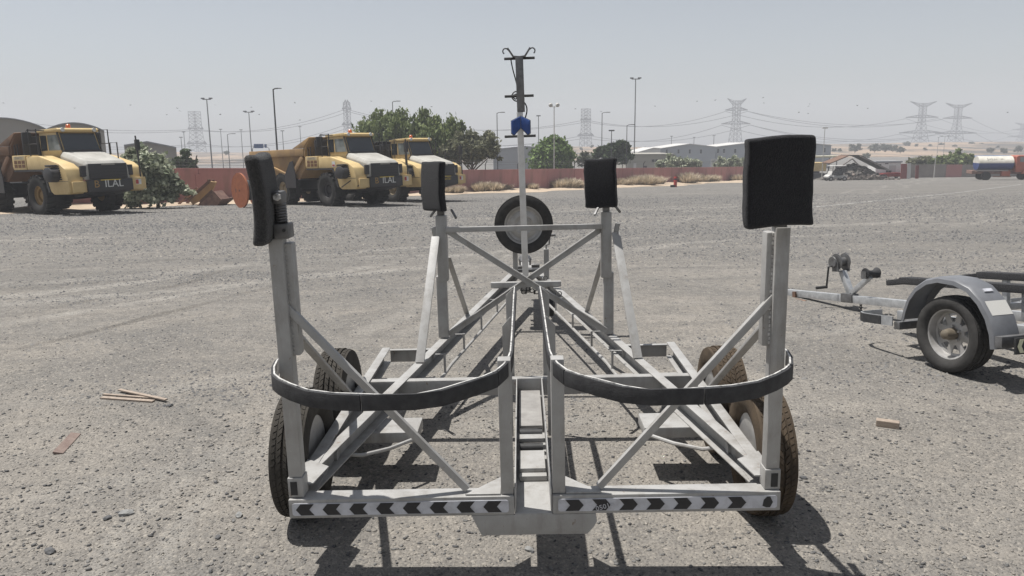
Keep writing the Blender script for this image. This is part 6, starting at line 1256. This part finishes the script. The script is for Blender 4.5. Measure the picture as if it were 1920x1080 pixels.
# ------------------------------------------------------------------ worn pale line across the lot
lm = MB(); la, lb_ = ground_at(1500, 391), ground_at(1915, 346)
for i in range(40):
    for f, w in ((i / 40, 0), ):
        a_ = la.lerp(lb_, i / 40); b_ = la.lerp(lb_, (i + 1) / 40); n_ = Vector((-(b_ - a_).y, (b_ - a_).x, 0)).normalized() * 0.13
        za, zb_ = gz(a_.y) + 0.006, gz(b_.y) + 0.006; lm.quad((a_.x - n_.x, a_.y - n_.y, za), (b_.x - n_.x, b_.y - n_.y, zb_), (b_.x + n_.x, b_.y + n_.y, zb_), (a_.x + n_.x, a_.y + n_.y, za))
tag(lm.build('painted_line', mat('worn_line', (0.30, 0.29, 0.27), 0.95, 0, (0.17, 0.165, 0.155), 1.6, 6, 0.42, 0.60)), kind='structure')

# ------------------------------------------------------------------ small things on the gravel
M_WOOD = mat('weathered_wood', (0.37, 0.305, 0.245), 0.85, 0, (0.22, 0.175, 0.14), 30, 5, 0.3, 0.7, stretch=(1, 1, 8)); M_WOODR = mat('reddish_plank', (0.215, 0.165, 0.14), 0.85, 0, (0.15, 0.105, 0.09), 25)
def lay(name, label, cat, u0, v0, u1, v1, w, h, m, group=None, lift=0.0, twist=0.0):
    a, b = ground_at(u0, v0), ground_at(u1, v1); o = bpy.data.objects.new(name, None)
    c = (a + b) / 2; L = (b - a).length
    ob = MB().span(-L / 2, L / 2, -w / 2, w / 2, 0, h).build(name, m, bevel=min(w, h) * 0.12); bpy.data.objects.remove(o)
    ob.location = (c.x, c.y, c.z + lift); ob.rotation_euler = (twist, 0, math.atan2(b.y - a.y, b.x - a.x)); tag(ob, label, cat, group); return ob
lay('wooden_stick', 'flat pale wooden stick, front one of the small bunch on the gravel', 'stick', 191, 747, 288, 754, 0.034, 0.012, M_WOOD)
lay('wooden_stick', 'pale wooden stick behind the front one of the small bunch', 'stick', 194, 741, 286, 748, 0.022, 0.012, M_WOOD)
lay('wooden_stick', 'short pale wooden stick at the back right of the small bunch', 'stick', 224, 735, 312, 754, 0.026, 0.010, M_WOOD, lift=0.012)
lay('wooden_plank', 'reddish brown broken plank lying at the far left on the gravel', 'plank', 108, 852, 142, 815, 0.055, 0.012, M_WOODR, twist=0.25)
lay('wooden_block', 'small pale wooden block lying alone on the gravel at right', 'wood block', 1642, 797, 1686, 803, 0.05, 0.04, M_WOOD)
def rock(label, u, v, r, m, seed):
    p = ground_at(u, v); rr = random.Random(seed); bm = bmesh.new(); bmesh.ops.create_icosphere(bm, subdivisions=2, radius=1)
    for vt in bm.verts: k_ = rr.uniform(0.75, 1.15); vt.co = Vector((vt.co.x * r * 1.5 * k_, vt.co.y * r * k_, vt.co.z * r * 0.6 * k_))
    me = bpy.data.meshes.new('rock'); bm.to_mesh(me); bm.free(); me.materials.append(m)
    o = inst('rock', me, None, (p.x, p.y, p.z + r * 0.3), (0, 0, rr.random() * 3)); tag(o, label, 'rock')
M_RK1 = mat('pale_grey_rock', (0.27, 0.27, 0.26), 0.85, 0, (0.17, 0.17, 0.168), 40); M_RK2 = mat('dark_grey_rock', (0.12, 0.12, 0.122), 0.85, 0, (0.07, 0.07, 0.072), 20)
rock('pale flat grey rock near the lower left, largest light stone', 235, 965, 0.024, M_RK1, 1); rock('dark rock just left of the pale flat one', 201, 973, 0.016, M_RK2, 2)
rock('pale grey rock at lower left, close to the left tyre', 449, 967, 0.017, M_RK1, 3); rock('small dark rock below the pale one near the left tyre', 408, 1009, 0.013, M_RK2, 4)
rock('dark flat rock between the wooden sticks and the left tyre', 318, 762, 0.018, M_RK2, 5); rock('pale crumbly rock on the gravel just below the trailer centre plate', 992, 1032, 0.016, M_RK1, 6)
rock('dark rock at the lower left edge of the gravel', 94, 1035, 0.022, M_RK2, 7); rock('dark stone beside the right rear tyre', 1507, 897, 0.014, M_RK2, 8)
# ------------------------------------------------------------------ desert haze
hm_ = bpy.data.materials.new('haze_air'); hm_.use_nodes = True; hn = hm_.node_tree; hn.nodes.clear()
pv = hn.nodes.new('ShaderNodeVolumePrincipled'); pv.inputs['Color'].default_value = (0.93, 0.95, 1.0, 1); pv.inputs['Density'].default_value = 0.0012; pv.inputs['Anisotropy'].default_value = 0.0
hn.links.new(pv.outputs[0], hn.nodes.new('ShaderNodeOutputMaterial').inputs['Volume'])
tag(MB().span(-1560, 1560, -90, 1360, -40, 60).build('haze', hm_), kind='stuff')
